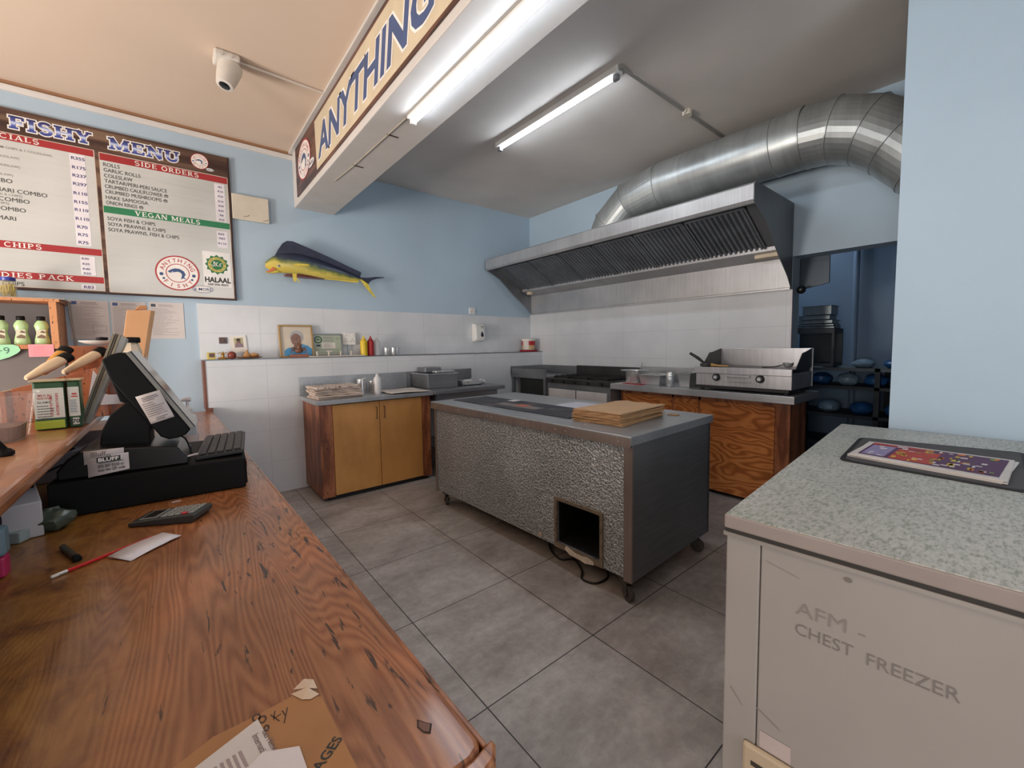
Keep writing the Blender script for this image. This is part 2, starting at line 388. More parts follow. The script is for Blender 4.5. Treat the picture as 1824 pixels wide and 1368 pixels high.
# storeroom beyond the opening
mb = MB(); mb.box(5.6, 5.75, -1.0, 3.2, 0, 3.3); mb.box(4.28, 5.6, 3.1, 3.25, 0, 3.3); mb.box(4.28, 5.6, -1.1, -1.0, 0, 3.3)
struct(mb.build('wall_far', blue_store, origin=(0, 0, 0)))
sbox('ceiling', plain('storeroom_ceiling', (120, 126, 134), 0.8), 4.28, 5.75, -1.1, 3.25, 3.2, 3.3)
# tiled splash areas and the tiled low wall that makes the ledge
sbox('trim_4', tileA, 0.182, 4.10, 4.680, 4.69, 1.265, 1.762)
sbox('trim_5', tileB, 4.088, 4.10, 1.28, 4.69, 0, 1.80)
mb = MB().box(0.20, 4.088, 4.43, 4.69, 0, 1.258); struct(mb.build('wall_lower', tileA, origin=(0, 0, 0)))
red_edge = plain('red_brown_edge', (112, 68, 52), 0.5)
mb = MB(); mb.box(0.186, 0.202, 4.426, 4.69, 0.83, 1.258); struct(mb.build('trim_1', red_edge, origin=(0, 0, 0)))
mb = MB(); mb.box(0.186, 4.088, 4.423, 4.435, 1.258, 1.266); struct(mb.build('trim_2', plain('grey_tile_trim', (110, 112, 116), 0.35, 0.6), origin=(0, 0, 0)))
mb = MB(); mb.box(0.20, 4.088, 4.435, 4.68, 1.258, 1.264); struct(mb.build('trim_6', tileA, origin=(0, 0, 0)))
mb = MB(); mb.box(4.075, 4.102, 1.268, 1.283, 0, 1.80); struct(mb.build('trim_3', plain('white_tile_edge', (205, 200, 205), 0.35), origin=(0, 0, 0)))
# cornice along the left ceiling: white quadrant with a brown gap above
pr = [(4.69, 3.205), (4.69, 3.24), (4.60, 3.262), (4.60, 3.25)]
mb = MB().prism([(4.69, 3.195), (4.672, 3.197), (4.655, 3.215), (4.652, 3.232), (4.69, 3.232)], 'x', XL, 1.0); struct(mb.build('trim_7', white_paint, origin=(0, 0, 0)))
mb = MB().box(XL, 1.0, 4.665, 4.69, 3.232, 3.265); struct(mb.build('trim_8', plain('bare_brown_edge', (150, 112, 84), 0.7), origin=(0, 0, 0)))
# corner moulding along beam and left ceiling
mb = MB().box(0.965, 1.0, YN, 4.69, 3.245, 3.265); struct(mb.build('trim_9', white_paint, origin=(0, 0, 0)))
# windows (frames + glass) in the openings behind the camera
wf = plain('white_window_frame', (225, 225, 222), 0.4)
def window(n, T, w_, h):
    o = thing('window_%d' % n, 'white framed shopfront window opening to the street', 'window', T @ Vector((0, 0, 0))); o['kind'] = 'structure'
    del o['label']; del o['category']
    mb = MB(T)
    for a in ((0, w_, 0, 0.06), (0, w_, h-.06, h), (0, 0.06, 0, h), (w_-.06, w_, 0, h)): mb.box(a[0], a[1], -.03, .03, a[2], a[3])
    mb.build('window_frame', wf, o)
window(1, Matrix.Translation((XL-.16, -1.15, .45)) @ Matrix.Rotation(R(90), 4, 'Z'), 1.4, 1.85)
window(2, Matrix.Translation((XL-.16, 2.05, .35)) @ Matrix.Rotation(R(90), 4, 'Z'), 1.2, 1.5)
# ================================================================ CEILING: lights, camera dome, conduits, sign, duct, hood
tube_b = emit('lit_beam_tube', (0.84, 0.92, 1.0, 1), 17.0)
tube_m = emit('lit_led_tube', (0.84, 0.92, 1.0, 1), 30.0)
plas = plain('white_plastic', (228, 226, 222), 0.4)
t = thing('tube_light', 'lit tube light fixed under the ceiling beam', 'ceiling light', (1.19, 1.7, 2.745))
MB().box(1.158, 1.222, 0.92, 2.44, 2.7265, 2.7445).build('batten', plas, t, bevel=.004)
MB().tube([(1.19, 0.95, 2.7245), (1.19, 2.41, 2.7245)], 0.023, 16).build('tube', tube_b, t, smooth=True)
MB().box(1.172, 1.208, 2.41, 2.43, 2.695, 2.73).box(1.172, 1.208, .93, .95, 2.695, 2.73).build('end_cap', plas, t, bevel=.003)
t = thing('tube_light', 'lit single tube light on the kitchen ceiling', 'ceiling light', (2.39, 2.48, 3.205))
MB().box(2.355, 2.425, 1.80, 3.16, 3.160, 3.2045).build('batten', plas, t, bevel=.004)
MB().tube([(2.39, 1.86, 3.156), (2.39, 3.10, 3.156)], 0.018, 16).build('tube', tube_m, t, smooth=True)
for y in (1.83, 3.13):
    MB().box(2.374, 2.406, y-.02, y+.02, 3.125, 3.175).build('lamp_holder', plain('grey_lamp_holder', (128, 130, 134), 0.45), t, bevel=.004)
cb = MB().tube([(1.165, 2.46, 2.741), (1.15, 2.9, 2.741), (1.135, 3.35, 2.741), (1.11, 3.72, 2.741)], 0.0035, 6).build('ceiling_cable', plain('white_cable', (176, 166, 150), 0.5))
tag(cb, 'thin pale cable along the underside of the beam', 'cable')
for y, x, ln in ((2.72, 1.15, .075), (3.33, 1.13, .075)):
    o = MB().box(x, x+ln, y-.004, y+.004, 2.739, 2.7449).build('nail_strip', plain('rusty_nail_strip', (78, 62, 50), 0.7))
    tag(o, 'dark little strip on the beam underside, %s the tube light' % ('closer to' if y < 3 else 'farther from'), 'fixing')
# conduit + junction box on the kitchen ceiling
t = thing('conduit', 'thin grey ceiling conduit leading from the kitchen tube light towards the duct', 'conduit', (3.1, 1.79, 3.205))
cm = plain('grey_conduit', (150, 146, 140), 0.5)
MB().tube([(2.39, 1.79, 3.19), (4.09, 1.80, 3.19)], 0.011, 10).build('pipe', cm, t, smooth=True)
MB().cyl((3.25, 1.79, 3.204), (3.25, 1.79, 3.165), .036).cyl((3.20, 1.79, 3.185), (3.30, 1.79, 3.185), .017).build('junction_box', plain('ivory_plastic', (205, 196, 182), 0.5), t, smooth=True)
MB().box(2.375, 2.40, 1.775, 1.83, 3.178, 3.2045).build('elbow', cm, t)
# CCTV dome
t = thing('security_camera', 'white security camera on a square box under the cream ceiling', 'security camera', (0.37, 3.41, 3.265))
wc = plain('security_camera_white', (208, 202, 194), 0.45)
MB().box(.30, .44, 3.35, 3.49, 3.215, 3.2648).build('mounting_box', wc, t, bevel=.012)
tt = Matrix.Rotation(R(16), 4, 'Y') @ Matrix.Rotation(R(-10), 4, 'X')
MB().lathe((.375, 3.41, 3.15), [(.036, -.095), (.048, -.09), (.060, -.03), (.068, .035), (.068, .062), (.03, .066)], 28, T=tt).build('housing', wc, t, smooth=True)
MB().lathe((.375, 3.41, 3.15), [(.001, -.100), (.022, -.099), (.034, -.094), (.034, -.088)], 24, T=tt).build('lens', plain('dark_lens', (20, 26, 30), 0.12), t, smooth=True)
for i in (0, 1): MB().cyl((.335+.05*i, 3.349, 3.238), (.335+.05*i, 3.344, 3.238), .014).build('screw_cap', wc, t, smooth=True)
o = MB().tube([(.44, 3.42, 3.256), (.965, 3.43, 3.256)], 0.010, 8).build('conduit', plain('white_conduit', (205, 194, 184), 0.5))
tag(o, 'thin white conduit from the security camera to the beam', 'conduit')

# sign on the beam -----------------------------------------------------------
rng = random.Random(3)
navy = plain('navy_print', (62, 84, 128), 0.45); navy2 = plain('dark_navy_print', (38, 44, 96), 0.4)
redp = plain('red_print', (176, 52, 56), 0.45); whitep = plain('white_print', (236, 232, 228), 0.5)
darkwood = wood('printed_dark_planks', (58, 36, 30), (82, 52, 44), (108, 70, 56), (0.6, .6, 9), rough=.4, pores=False, bump=0)
T = TM((.9935, 4.52, 2.80), (0, -1, 0), (0, 0, 1))    # sign plane: x toward the camera, y up
t = thing('sign_board', 'long beam sign with the blue slanted word ANYTHING', 'sign', (.997, 1.8, 2.80))
MB().box(.990, .9995, -1.0, 4.50, 2.795, 3.235).build('board', darkwood, t)
q = lambda d: up_by(T, d)
m = MB(); m.quad(*[q(.0045) @ Vector(p) for p in ((.74, .015, 0), (5.5, .015, 0), (5.5, .405, 0), (.72, .405, 0))]); m.build('cream_panel', plain('cream_print', (206, 192, 166), 0.45), t)
shear = Matrix(((1, .24, 0, 0), (0, 1, 0, 0), (0, 0, 1, 0), (0, 0, 0, 1)))
# heavy sans capitals, fitted over the letters' run
def sans(mb, txt, T0, h, width, off): mb.text(txt, h/0.73, T0, fit=width, off=off)
for txt, x0, wd in (('ANYTHING', .80, 1.95), ('FISHY', 2.98, 1.25)):
    m = MB(); mo = MB()
    sans(m, txt, q(.0065) @ Matrix.Translation((x0, .085, 0)) @ shear, .235, wd, .028)
    sans(mo, txt, q(.0055) @ Matrix.Translation((x0-.012, .085, 0)) @ shear, .235, wd+.024, .066)
    mo.build('letter_outline', whitep, t); m.build('lettering', navy, t)
def fish_logo(T0, cx, cy, s):
    """small leaping fish of the round badge"""
    P = [(-1, .05), (-.62, .34), (-.2, .52), (.3, .48), (.72, .2), (.92, -.25), (.72, -.62), (.98, -.95), (.62, -.78), (.36, -.98), (.44, -.66), (.52, -.32), (.4, -.05), (.1, .08), (-.3, -.02), (-.66, -.16), (-.82, -.12)]
    return [T0 @ Vector((cx+a*s, cy+b*s, 0)) for a, b in P]
def badge(parent, T0, cx, cy, rx, ry, more=True, mx=.72, my=-.86):
    a = MB(); disc(a, up_by(T0, .0006), cx, cy, rx*.97, ry*.97)
    if more: disc(a, up_by(T0, .0004), cx+rx*mx, cy+ry*my, rx*.5, ry*.21)
    a.build('badge_disc', whitep, parent)
    a = MB(); annulus(a, up_by(T0, .0010), cx, cy, rx*.93, ry*.93, rx, ry); annulus(a, up_by(T0, .0010), cx, cy, rx*.50, ry*.50, rx*.54, ry*.54)
    for word, top in (('ANYTHING', True), ('FISHY', False)):
        n = len(word)
        for i, c in enumerate(word):
            ang = (160-140*i/(n-1)) if top else (222+96*i/(n-1))
            ar = R(ang); px, py = cx+rx*.735*math.cos(ar), cy+ry*.735*math.sin(ar)
            rot = R(ang-90) if top else R(ang+90)
            Q = up_by(T0, .0011) @ Matrix.Translation((px, py, 0)) @ Matrix.Rotation(rot, 4, 'Z') @ Matrix.Translation((0, -ry*.11, 0))
            a.text(c, ry*.30, Q, 'c', off=.012, sx=rx/ry)
    a.build('badge_ring_lettering', redp, parent)
    a = MB(); pts = fish_logo(up_by(T0, .0011), cx-rx*.03, cy+ry*.05, rx*.42)
    a.add(pts, [tuple(range(len(pts)))])
    for sgn in (-1, 1):
        disc(a, up_by(T0, .0011), cx+sgn*rx*.73, cy-ry*.10, rx*.09, ry*.09); disc(a, up_by(T0, .0011), cx+sgn*rx*.64, cy-ry*.34, rx*.06, ry*.06)
    if more:
        annulus(a, up_by(T0, .0008), cx+rx*mx, cy+ry*my, rx*.47, ry*.185, rx*.5, ry*.21)
        a.text('& MORE', ry*.24, up_by(T0, .0012) @ Matrix.Translation((cx+rx*mx, cy+ry*my-ry*.09, 0)), 'c', off=.01)
    a.build('badge_fish', navy, parent)
    a = MB(); disc(a, up_by(T0, .0014), cx-rx*.24, cy+ry*.05, rx*.03, ry*.03, 10); rect(a, up_by(T0, .0014), cx-rx*.34, cx-rx*.05, cy-ry*.005, cy+ry*.012); a.build('badge_fish_eye', whitep, parent)
badge(t, q(.0045), .335, .235, .225, .165, True, 1.0, -.62)

# galvanised duct ------------------------------------------------------------
galv = steel('galvanised_duct', (164, 168, 168), 0.33, (2, 26, 2), 0.06, 0.22)
X = 3.80; r = .222
def path(pts): return [Vector((X, a, b)) for a, b in pts]
t = thing('ventilation_duct', 'round galvanised ventilation duct with two segmented elbows', 'duct', (X, 1.7, 2.55))
main = [(2.33, 2.905), (1.12, 2.905)]
MB().tube(path(main), r, 40, caps=False).build('straight_duct', galv, t, smooth=True)
left = [(3.02, 2.50), (2.94, 2.66), (2.70, 2.84), (2.33, 2.905)]
right = [(1.12, 2.905), (.93, 2.885), (.74, 2.81), (.58, 2.68), (.42, 2.50), (.24, 2.26)]
for nm, pp in (('elbow', left), ('elbow', right)): MB().tube(path(pp), r+.001, 40, caps=False).build(nm, galv, t, smooth=False)
def seam(a, b, dr, wd=.007):
    d = Vector((0, b[0]-a[0], b[1]-a[1])).normalized(); c = Vector((X, a[0], a[1]))
    MB().tube([c-d*wd, c-d*wd*.5, c+d*wd*.5, c+d*wd], [r, r+dr, r+dr, r], 40, caps=False).build('seam', galv, t, smooth=True)
ev = left+main[1:]+right[1:]
for i in (1, 2, 3, 4, 5, 6, 7, 8): 
    a = ev[i-1]; b = ev[i+1]; m2 = ev[i]
    d = (b[0]-a[0], b[1]-a[1]); seam(m2, (m2[0]+d[0], m2[1]+d[1]), .007)
seam((1.32, 2.905), (1.2, 2.905), .005)

# extraction hood ------------------------------------------------------------
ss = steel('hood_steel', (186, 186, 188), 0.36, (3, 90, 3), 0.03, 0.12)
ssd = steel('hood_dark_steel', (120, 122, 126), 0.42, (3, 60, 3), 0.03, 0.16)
t = thing('extractor_hood', 'wide stainless steel extractor hood with grease filters', 'extractor hood', (4.08, 2.95, 1.80))
Y0, Y1 = 1.285, 4.64
zt, zb = 2.505, 2.365; xf = 3.27
prof = [(4.087, 2.52), (3.31, zt+.012), (xf, zt-.012), (xf, zb+.02), (xf+.02, zb), (xf+.045, zb), (xf+.045, zb+.012), (xf+.012, zb+.025), (xf+.012, zt-.02), (3.32, zt), (4.087, 2.50)]
MB().prism(prof, 'y', Y0, Y1).build('canopy', ss, t)
# end plates
side = [(4.087, 2.52), (3.31, 2.517), (xf, zt-.012), (xf, zb+.01), (3.50, 2.27), (3.76, 2.06), (3.99, 1.90), (4.087, 1.80)]
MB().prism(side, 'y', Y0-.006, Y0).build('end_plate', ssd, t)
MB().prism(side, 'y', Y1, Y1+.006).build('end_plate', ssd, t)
# sloping filter bank: from under the lip down to the gutter
fa = Vector((3.44, 0, 2.40)); fb = Vector((3.93, 0, 2.125)); fd = (fb-fa).normalized(); fn = Vector((-fd.z, 0, fd.x)); fn = fn if fn.z < 0 else -fn
mb = MB(); mb.quad((xf+.04, Y0, zb+.006), (xf+.04, Y1, zb+.006), (fa.x, Y1, fa.z), (fa.x, Y0, fa.z)); mb.quad((fa.x, Y0, fa.z), (fa.x, Y0+.12, fa.z), (fb.x, Y0+.12, fb.z), (fb.x, Y0, fb.z)); mb.quad((fa.x, Y1-.14, fa.z), (fa.x, Y1, fa.z), (fb.x, Y1, fb.z), (fb.x, Y1-.14, fb.z))
mb.quad((fb.x, Y0, fb.z), (fb.x, Y1, fb.z), (4.06, Y1, 2.10), (4.06, Y0, 2.10))
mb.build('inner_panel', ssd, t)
filt = steel('filter_steel', (124, 128, 134), 0.45, (60, 3, 60), 0.03, 0.2)
nf = 6; yy0, yy1 = Y0+.12, Y1-.14; fw_ = (yy1-yy0)/nf
for i in range(nf):
    a = yy0+i*fw_+.006; b = a+fw_-.012; mb = MB(); L = (fb-fa).length
    def PT(u, y, d): p = fa+fd*u+fn*d; return Vector((p.x, y, p.z))
    # frame
    for (u0, u1, ya, yb) in ((0, .02, a, b), (L-.02, L, a, b), (0, L, a, a+.015), (0, L, b-.015, b)):
        mb.add([PT(u0, ya, .0), PT(u1, ya, 0), PT(u1, yb, 0), PT(u0, yb, 0), PT(u0, ya, .014), PT(u1, ya, .014), PT(u1, yb, .014), PT(u0, yb, .014)], [(0, 1, 2, 3), (4, 5, 6, 7), (0, 1, 5, 4), (2, 3, 7, 6), (0, 3, 7, 4), (1, 2, 6, 5)])
    nb = 11; st_ = (b-a-.03)/nb
    for j in range(nb):
        c = a+.015+j*st_
        pf = [(c, -.012), (c+st_*.22, .012), (c+st_*.62, .012), (c+st_*.84, -.012)]
        mb.add([PT(u, y, d) for u in (.015, L-.015) for y, d in pf], [(0, 1, 5, 4), (1, 2, 6, 5), (2, 3, 7, 6)])
    mb.add([PT(.0, a, -.0125), PT(L, a, -.0125), PT(L, b, -.0125), PT(0, b, -.0125)], [(0, 1, 2, 3)])
    mb.build('grease_filter', filt, t)
# gutter and back sheet
gut = [(3.885, 2.118), (3.885, 2.158), (3.889, 2.158), (3.889, 2.122), (4.08, 2.07), (4.08, 2.066)]
MB().prism(gut, 'y', Y0+.03, Y1-.02).build('gutter', ss, t)
mb = MB(); mb.prism([(4.087, 1.80), (4.06, 1.80), (4.06, 1.815), (4.072, 1.82), (4.072, 2.10), (4.087, 2.10)], 'y', Y0, Y1); mb.build('back_sheet', ss, t)
lampm = plain('hood_lamp_cream', (214, 196, 172), 0.5)
MB().box(3.93, 4.03, Y0+.02, Y0+.24, 2.075, 2.115).build('lamp', lampm, t, bevel=.006)
MB().box(3.90, 3.95, Y1-.18, Y1-.10, 2.07, 2.11).build('lamp', lampm, t, bevel=.006)
mb = MB(); mb.box(3.60, 4.085, 2.5, 3.32, 2.52, 2.555); mb.build('duct_flange', ssd, t)
# ================================================================ ON THE BACK WALL
# menu board: plane x right, y up, origin at world (0, y, 0)
Yb = 4.668
T = TM((0, Yb, 0), (1, 0, 0), (0, 0, 1))     # normal = x cross z = -y, toward the room
planks = wood('menu_planks_print', (58, 38, 34), (88, 64, 54), (122, 98, 80), (.5, 9, 9), rings=2, rough=.35, pores=False, bump=0)
t = thing('menu_board', 'large wall menu board headed FISHY MENU with two price columns', 'menu board', (-.9, 4.68, 1.80))
MB().box(-2.3, .474, Yb, 4.6895, 1.803, 3.075).build('board', planks, t)
fr = plain('dark_board_edge', (44, 26, 24), 0.5)
MB().box(-2.3, .466, Yb-.004, Yb, 1.800, 1.812).build('frame', fr, t); MB().box(.466, .478, Yb-.004, Yb, 1.80, 3.075).build('frame', fr, t)
greyp = wood('menu_panel_print', (158, 164, 162), (182, 186, 184), (198, 200, 198), (.4, 5, 7), rings=.5, rough=.3, pores=False, bump=0)
m = MB()
rect(m, up_by(T, .001), -2.2, -.389, 1.826, 2.90); m.build('price_panel', greyp, t)
m = MB(); rect(m, up_by(T, .001), -.358, .456, 1.822, 2.895); m.build('price_panel', greyp, t)
edge = plain('pale_outline', (214, 196, 180), 0.4); m = MB()
for a in ((-2.2, -.389, 2.90, 2.904), (-.389, -.385, 1.826, 2.904), (-.362, .460, 2.895, 2.899), (-.362, -.358, 1.822, 2.899), (.456, .460, 1.822, 2.899), (-.358, .456, 1.818, 1.822), (-2.2, -.385, 1.822, 1.826)): rect(m, up_by(T, .0012), *a)
m.build('panel_outline', edge, t)
redb = plain('banner_red', (160, 44, 48), 0.4); greenb = plain('banner_green', (40, 122, 82), 0.4)
for (a, b, c, d, mt) in ((-2.2, -.391, 2.850, 2.899, redb), (-.358, .456, 2.840, 2.893, redb), (-.358, .456, 2.440, 2.492, greenb), (-2.2, -.389, 2.096, 2.146, redb), (-2.2, -.389, 1.882, 1.931, redb)):
    m = MB(); rect(m, up_by(T, .0018), a, b, c, d); m.build('banner', mt, t)
for txt, x0, wd, z0, h in (('SIDE ORDERS', -.158, .416, 2.850, .036), ('VEGAN MEALS', -.178, .425, 2.448, .036), ('SPECIALS', -.98, .317, 2.860, .034), ('CHIPS', -.882, .185, 2.104, .034), ('KIDDIES PACK', -1.03, .483, 1.889, .034)):
    for m in serif_words(txt, up_by(T, .0026) @ Matrix.Translation((x0, z0, 0)), wd, h): m.build('banner_lettering', whitep, t)
# heading: blue letters with a bright band, dark outline and white outer line
for grow, d, mt, nm in ((.0105, .0016, whitep, 'heading_white_outline'), (.003, .0030, navy2, 'heading_lettering')):
    ms = []
    for txt, x0, wd in (('FISHY', -.805, .42), ('MENU', -.300, .44), ('ANYTHING', -1.66, .74)):
        m = MB(); ms.append(m); serif_text(m, txt, up_by(T, d) @ Matrix.Translation((x0, 2.942, 0)), wd, .082, grow)
    if nm == 'heading_lettering': 
        k = N('blue_banded_print'); sp = k.n('ShaderNodeSeparateXYZ'); g = k.n('ShaderNodeNewGeometry'); k.l(g.outputs['Position'], sp.inputs[0])
        mr = k.n('ShaderNodeMapRange'); mr.inputs['From Min'].default_value = 2.935; mr.inputs['From Max'].default_value = 3.03; k.l(sp.outputs[2], mr.inputs[0])
        k.col(k.ramp(mr.outputs[0], [(0, srgb((52, 60, 130))), (.25, srgb((70, 88, 168))), (.48, srgb((196, 208, 236))), (.62, srgb((72, 84, 156))), (.9, srgb((48, 50, 104)))]))
        mt = k.m
    for m in ms: m.build(nm, mt, t)
dk = plain('dark_grey_print', (66, 68, 66), 0.5); m = MB()
for i, (txt, z) in enumerate((('ROLLS', 2.797), ('GARLIC ROLLS', 2.756), ('COLESLAW', 2.713), ('TARTAR/PERI-PERI SAUCE', 2.672), ('CRUMBED CAULIFLOWER', 2.631), ('CRUMBED MUSHROOMS', 2.590), ('HAKE SAMOOSA', 2.547), ('ONION RINGS', 2.506), ('SOYA FISH & CHIPS', 2.384), ('SOYA PRAWNS & CHIPS', 2.341), ('SOYA PRAWNS, FISH & CHIPS', 2.298))):
    wd = {'ROLLS': .093, 'GARLIC ROLLS': .213, 'COLESLAW': .163, 'TARTAR/PERI-PERI SAUCE': .373, 'CRUMBED CAULIFLOWER': .342, 'CRUMBED MUSHROOMS': .335, 'HAKE SAMOOSA': .248, 'ONION RINGS': .18, 'SOYA FISH & CHIPS': .284, 'SOYA PRAWNS & CHIPS': .347, 'SOYA PRAWNS, FISH & CHIPS': .432}[txt]
    m.text(txt, .040, up_by(T, .0026) @ Matrix.Translation((-.341, z, 0)), 'l', fit=wd)
    if txt in ('CRUMBED CAULIFLOWER', 'CRUMBED MUSHROOMS', 'ONION RINGS'):
        cx = -.341+wd+.024; cz = z+.013; annulus(m, up_by(T, .0026), cx, cz, .009, .009, .013, .013); rect(m, up_by(T, .0027), cx-.004, cx+.004, cz-.002, cz+.007)
for txt, z, xe in (('COMBO', 2.564, -.815), ('PRAWN & CALAMARI COMBO', 2.500, -.652), ('CALAMARI COMBO', 2.436, -.742), ('CALAMARI COMBO', 2.370, -.764), ('CALAMARI', 2.304, -.814), ('& CHIPS', 1.843, -.803)):
    m.text(txt, .040, up_by(T, .0026) @ Matrix.Translation((xe, z-(.03 if z == 1 else .012), 0)), 'r')
m.build('dish_lettering', dk, t)
m = MB(); small = plain('faint_grey_print', (150, 150, 146), 0.5)
for txt, z, xe in (('(2 HAKE, 2 MEDIUM CHIPS & 1 COLESLAW)', 2.790, -.612), ('(CHIPS & COLESLAW)', 2.727, -.772), ('(CHIPS & COLESLAW)', 2.666, -.773), ('(COLESLAW)', 2.602, -.809), ('(CALAMARI & CHIPS)', 2.462, -.775), ('(& CHIPS)', 2.400, -.84)):
    m.text(txt, .022, up_by(T, .0024) @ Matrix.Translation((xe, z, 0)), 'r', off=.004)
m.build('small_lettering', small, t)
lil = plain('price_strip_white', (226, 222, 228), 0.4)
for a in ((-.522, -.440, 2.163, 2.846), (-.51, -.43, 1.942, 2.085), (-.515, -.435, 1.832, 1.868), (.359, .433, 2.503, 2.830), (.357, .434, 2.268, 2.414)):
    m = MB(); rect(m, up_by(T, .0020), *a); m.build('price_sticker', lil, t)
pp = plain('purple_print', (74, 70, 122), 0.5)
for txt, x, z in (('R355', -.477, 2.815), ('R175', -.476, 2.747), ('R237', -.476, 2.687), ('R297', -.477, 2.625), ('R110', -.479, 2.556), ('R155', -.480, 2.491), ('R110', -.480, 2.432), ('R110', -.479, 2.366), ('R70', -.483, 2.304), ('R75', -.483, 2.246), ('R75', -.484, 2.187), ('R83', -.475, 1.849)):
    m = MB(); m.text(txt, .031, up_by(T, .0028) @ Matrix.Translation((x, z-.011, 0)), 'c', off=.02, sx=1.15); m.build('price_lettering', pp, t)
for txt, x, z in (('R30', -.482, 2.066), ('R35', -.480, 2.026), ('R40', -.480, 1.988), ('R50', -.477, 1.954), ('R5', .402, 2.803), ('R10', .402, 2.765), ('R25', .402, 2.722), ('R10', .401, 2.678), ('R45', .402, 2.638), ('R45', .399, 2.596), ('R8', .401, 2.556), ('R25', .401, 2.517), ('R65', .390, 2.389), ('R83', .393, 2.350), ('R110', .394, 2.305)):
    m = MB(); m.text(txt, .021 if z > 1.9 and not (z < 2.4 and x > 0) else .024, up_by(T, .0028) @ Matrix.Translation((x, z-.008, 0)), 'c', off=.02, sx=1.2); m.build('price_lettering', pp, t)
badge(t, up_by(T, .0022), .067, 2.010, .147, .147, True, 1.12, -.84)
badge(t, up_by(T, .0022), .266, 2.991, .062, .065, True, 1.12, -.84)
# halaal sticker
T2 = up_by(T, .0030); m = MB(); rect(m, T2, .242, .446, 1.914, 2.224); m.build('halaal_sticker', plain('sticker_white', (232, 230, 228), 0.35), t)
gm = plain('seal_green', (34, 110, 62), 0.4); m = MB(); c = (.345, 2.112); pts = []
for i in range(24):
    a = 2*PI*i/24; rr = .088 if i % 2 == 0 else .072; pts.append(up_by(T2, .0006) @ Vector((c[0]+rr*math.cos(a), c[1]+rr*math.sin(a), 0)))
m.add(pts, [tuple(range(24))]); m.build('halaal_seal', gm, t)
m = MB(); annulus(m, up_by(T2, .0012), c[0], c[1], .045, .045, .066, .066); m.build('seal_ring', plain('seal_gold', (204, 190, 104), 0.4), t)
m = MB()
for word, top in (('HALAAL FOUNDATION', True), ('OF SOUTH AFRICA', False)):
    n = len(word)
    for i, ch in enumerate(word):
        if ch == ' ': continue
        ang = (172-164*i/(n-1)) if top else (200+140*i/(n-1)); ar = R(ang)
        Q = up_by(T2, .0016) @ Matrix.Translation((c[0]+.0555*math.cos(ar), c[1]+.0555*math.sin(ar), 0)) @ Matrix.Rotation(R(ang-90) if top else R(ang+90), 4, 'Z') @ Matrix.Translation((0, -.005, 0))
        m.text(ch, .0155, Q, 'c', off=.01)
m.text('HALAAL', .062, up_by(T2, .001) @ Matrix.Translation((.345, 1.955, 0)), 'c', off=.035, fit=.188)
m.build('halaal_lettering', plain('black_print', (38, 40, 38), 0.5), t); m = MB()
m.text('068 006 8069', .026, up_by(T2, .001) @ Matrix.Translation((.345, 1.926, 0)), 'c', off=.012, fit=.15)
m.build('phone_number', plain('black_print', (38, 40, 38), 0.5), t)
m = MB(); Q = up_by(T2, .0018)
def stroke(pts, wdt):
    p = [Vector(a) for a in pts]
    for i in range(len(p)-1):
        d = (p[i+1]-p[i]).normalized(); n_ = Vector((-d.y, d.x))*wdt; e = d*wdt*.6
        m.add([Q @ Vector((c[0]+v.x, c[1]+v.y, 0)) for v in (p[i]-e-n_, p[i+1]+e-n_, p[i+1]+e+n_, p[i]-e+n_)], [(0, 1, 2, 3)])
stroke([(.034, .012), (.022, .010), (.018, .000), (.030, -.010), (.014, -.010), (-.002, -.010)], .0028)
stroke([(-.002, -.010), (-.006, .004), (.004, .024)], .0026); stroke([(-.006, -.010), (-.012, .012), (-.016, .024)], .0026)
stroke([(-.006, -.010), (-.014, -.010)], .0026); stroke([(-.024, .026), (-.020, -.008), (-.028, -.018), (-.038, -.012), (-.037, -.002)], .0028)
m.build('seal_script', whitep, t)

# beige blank box on the wall right of the menu
t = thing('wall_cover', 'blank beige cover box on the blue wall at the right edge of the menu', 'wall box', (.63, 4.69, 2.54))
MB().box(.482, .772, 4.655, 4.6898, 2.545, 2.770).build('cover', plain('beige_plastic', (208, 200, 184), 0.5), t, bevel=.004)
m = MB(); m.tube([(.565, 4.654, 2.575), (.60, 4.652, 2.583), (.61, 4.654, 2.595)], .0018, 6); m.build('cable_tie', plain('brown_wire', (120, 100, 80), 0.5), t); m = MB(); m.tube([(.72, 4.654, 2.557), (.75, 4.652, 2.567), (.762, 4.654, 2.58)], .0018, 6); m.build('cable_tie', plain('brown_wire', (120, 100, 80), 0.5), t)

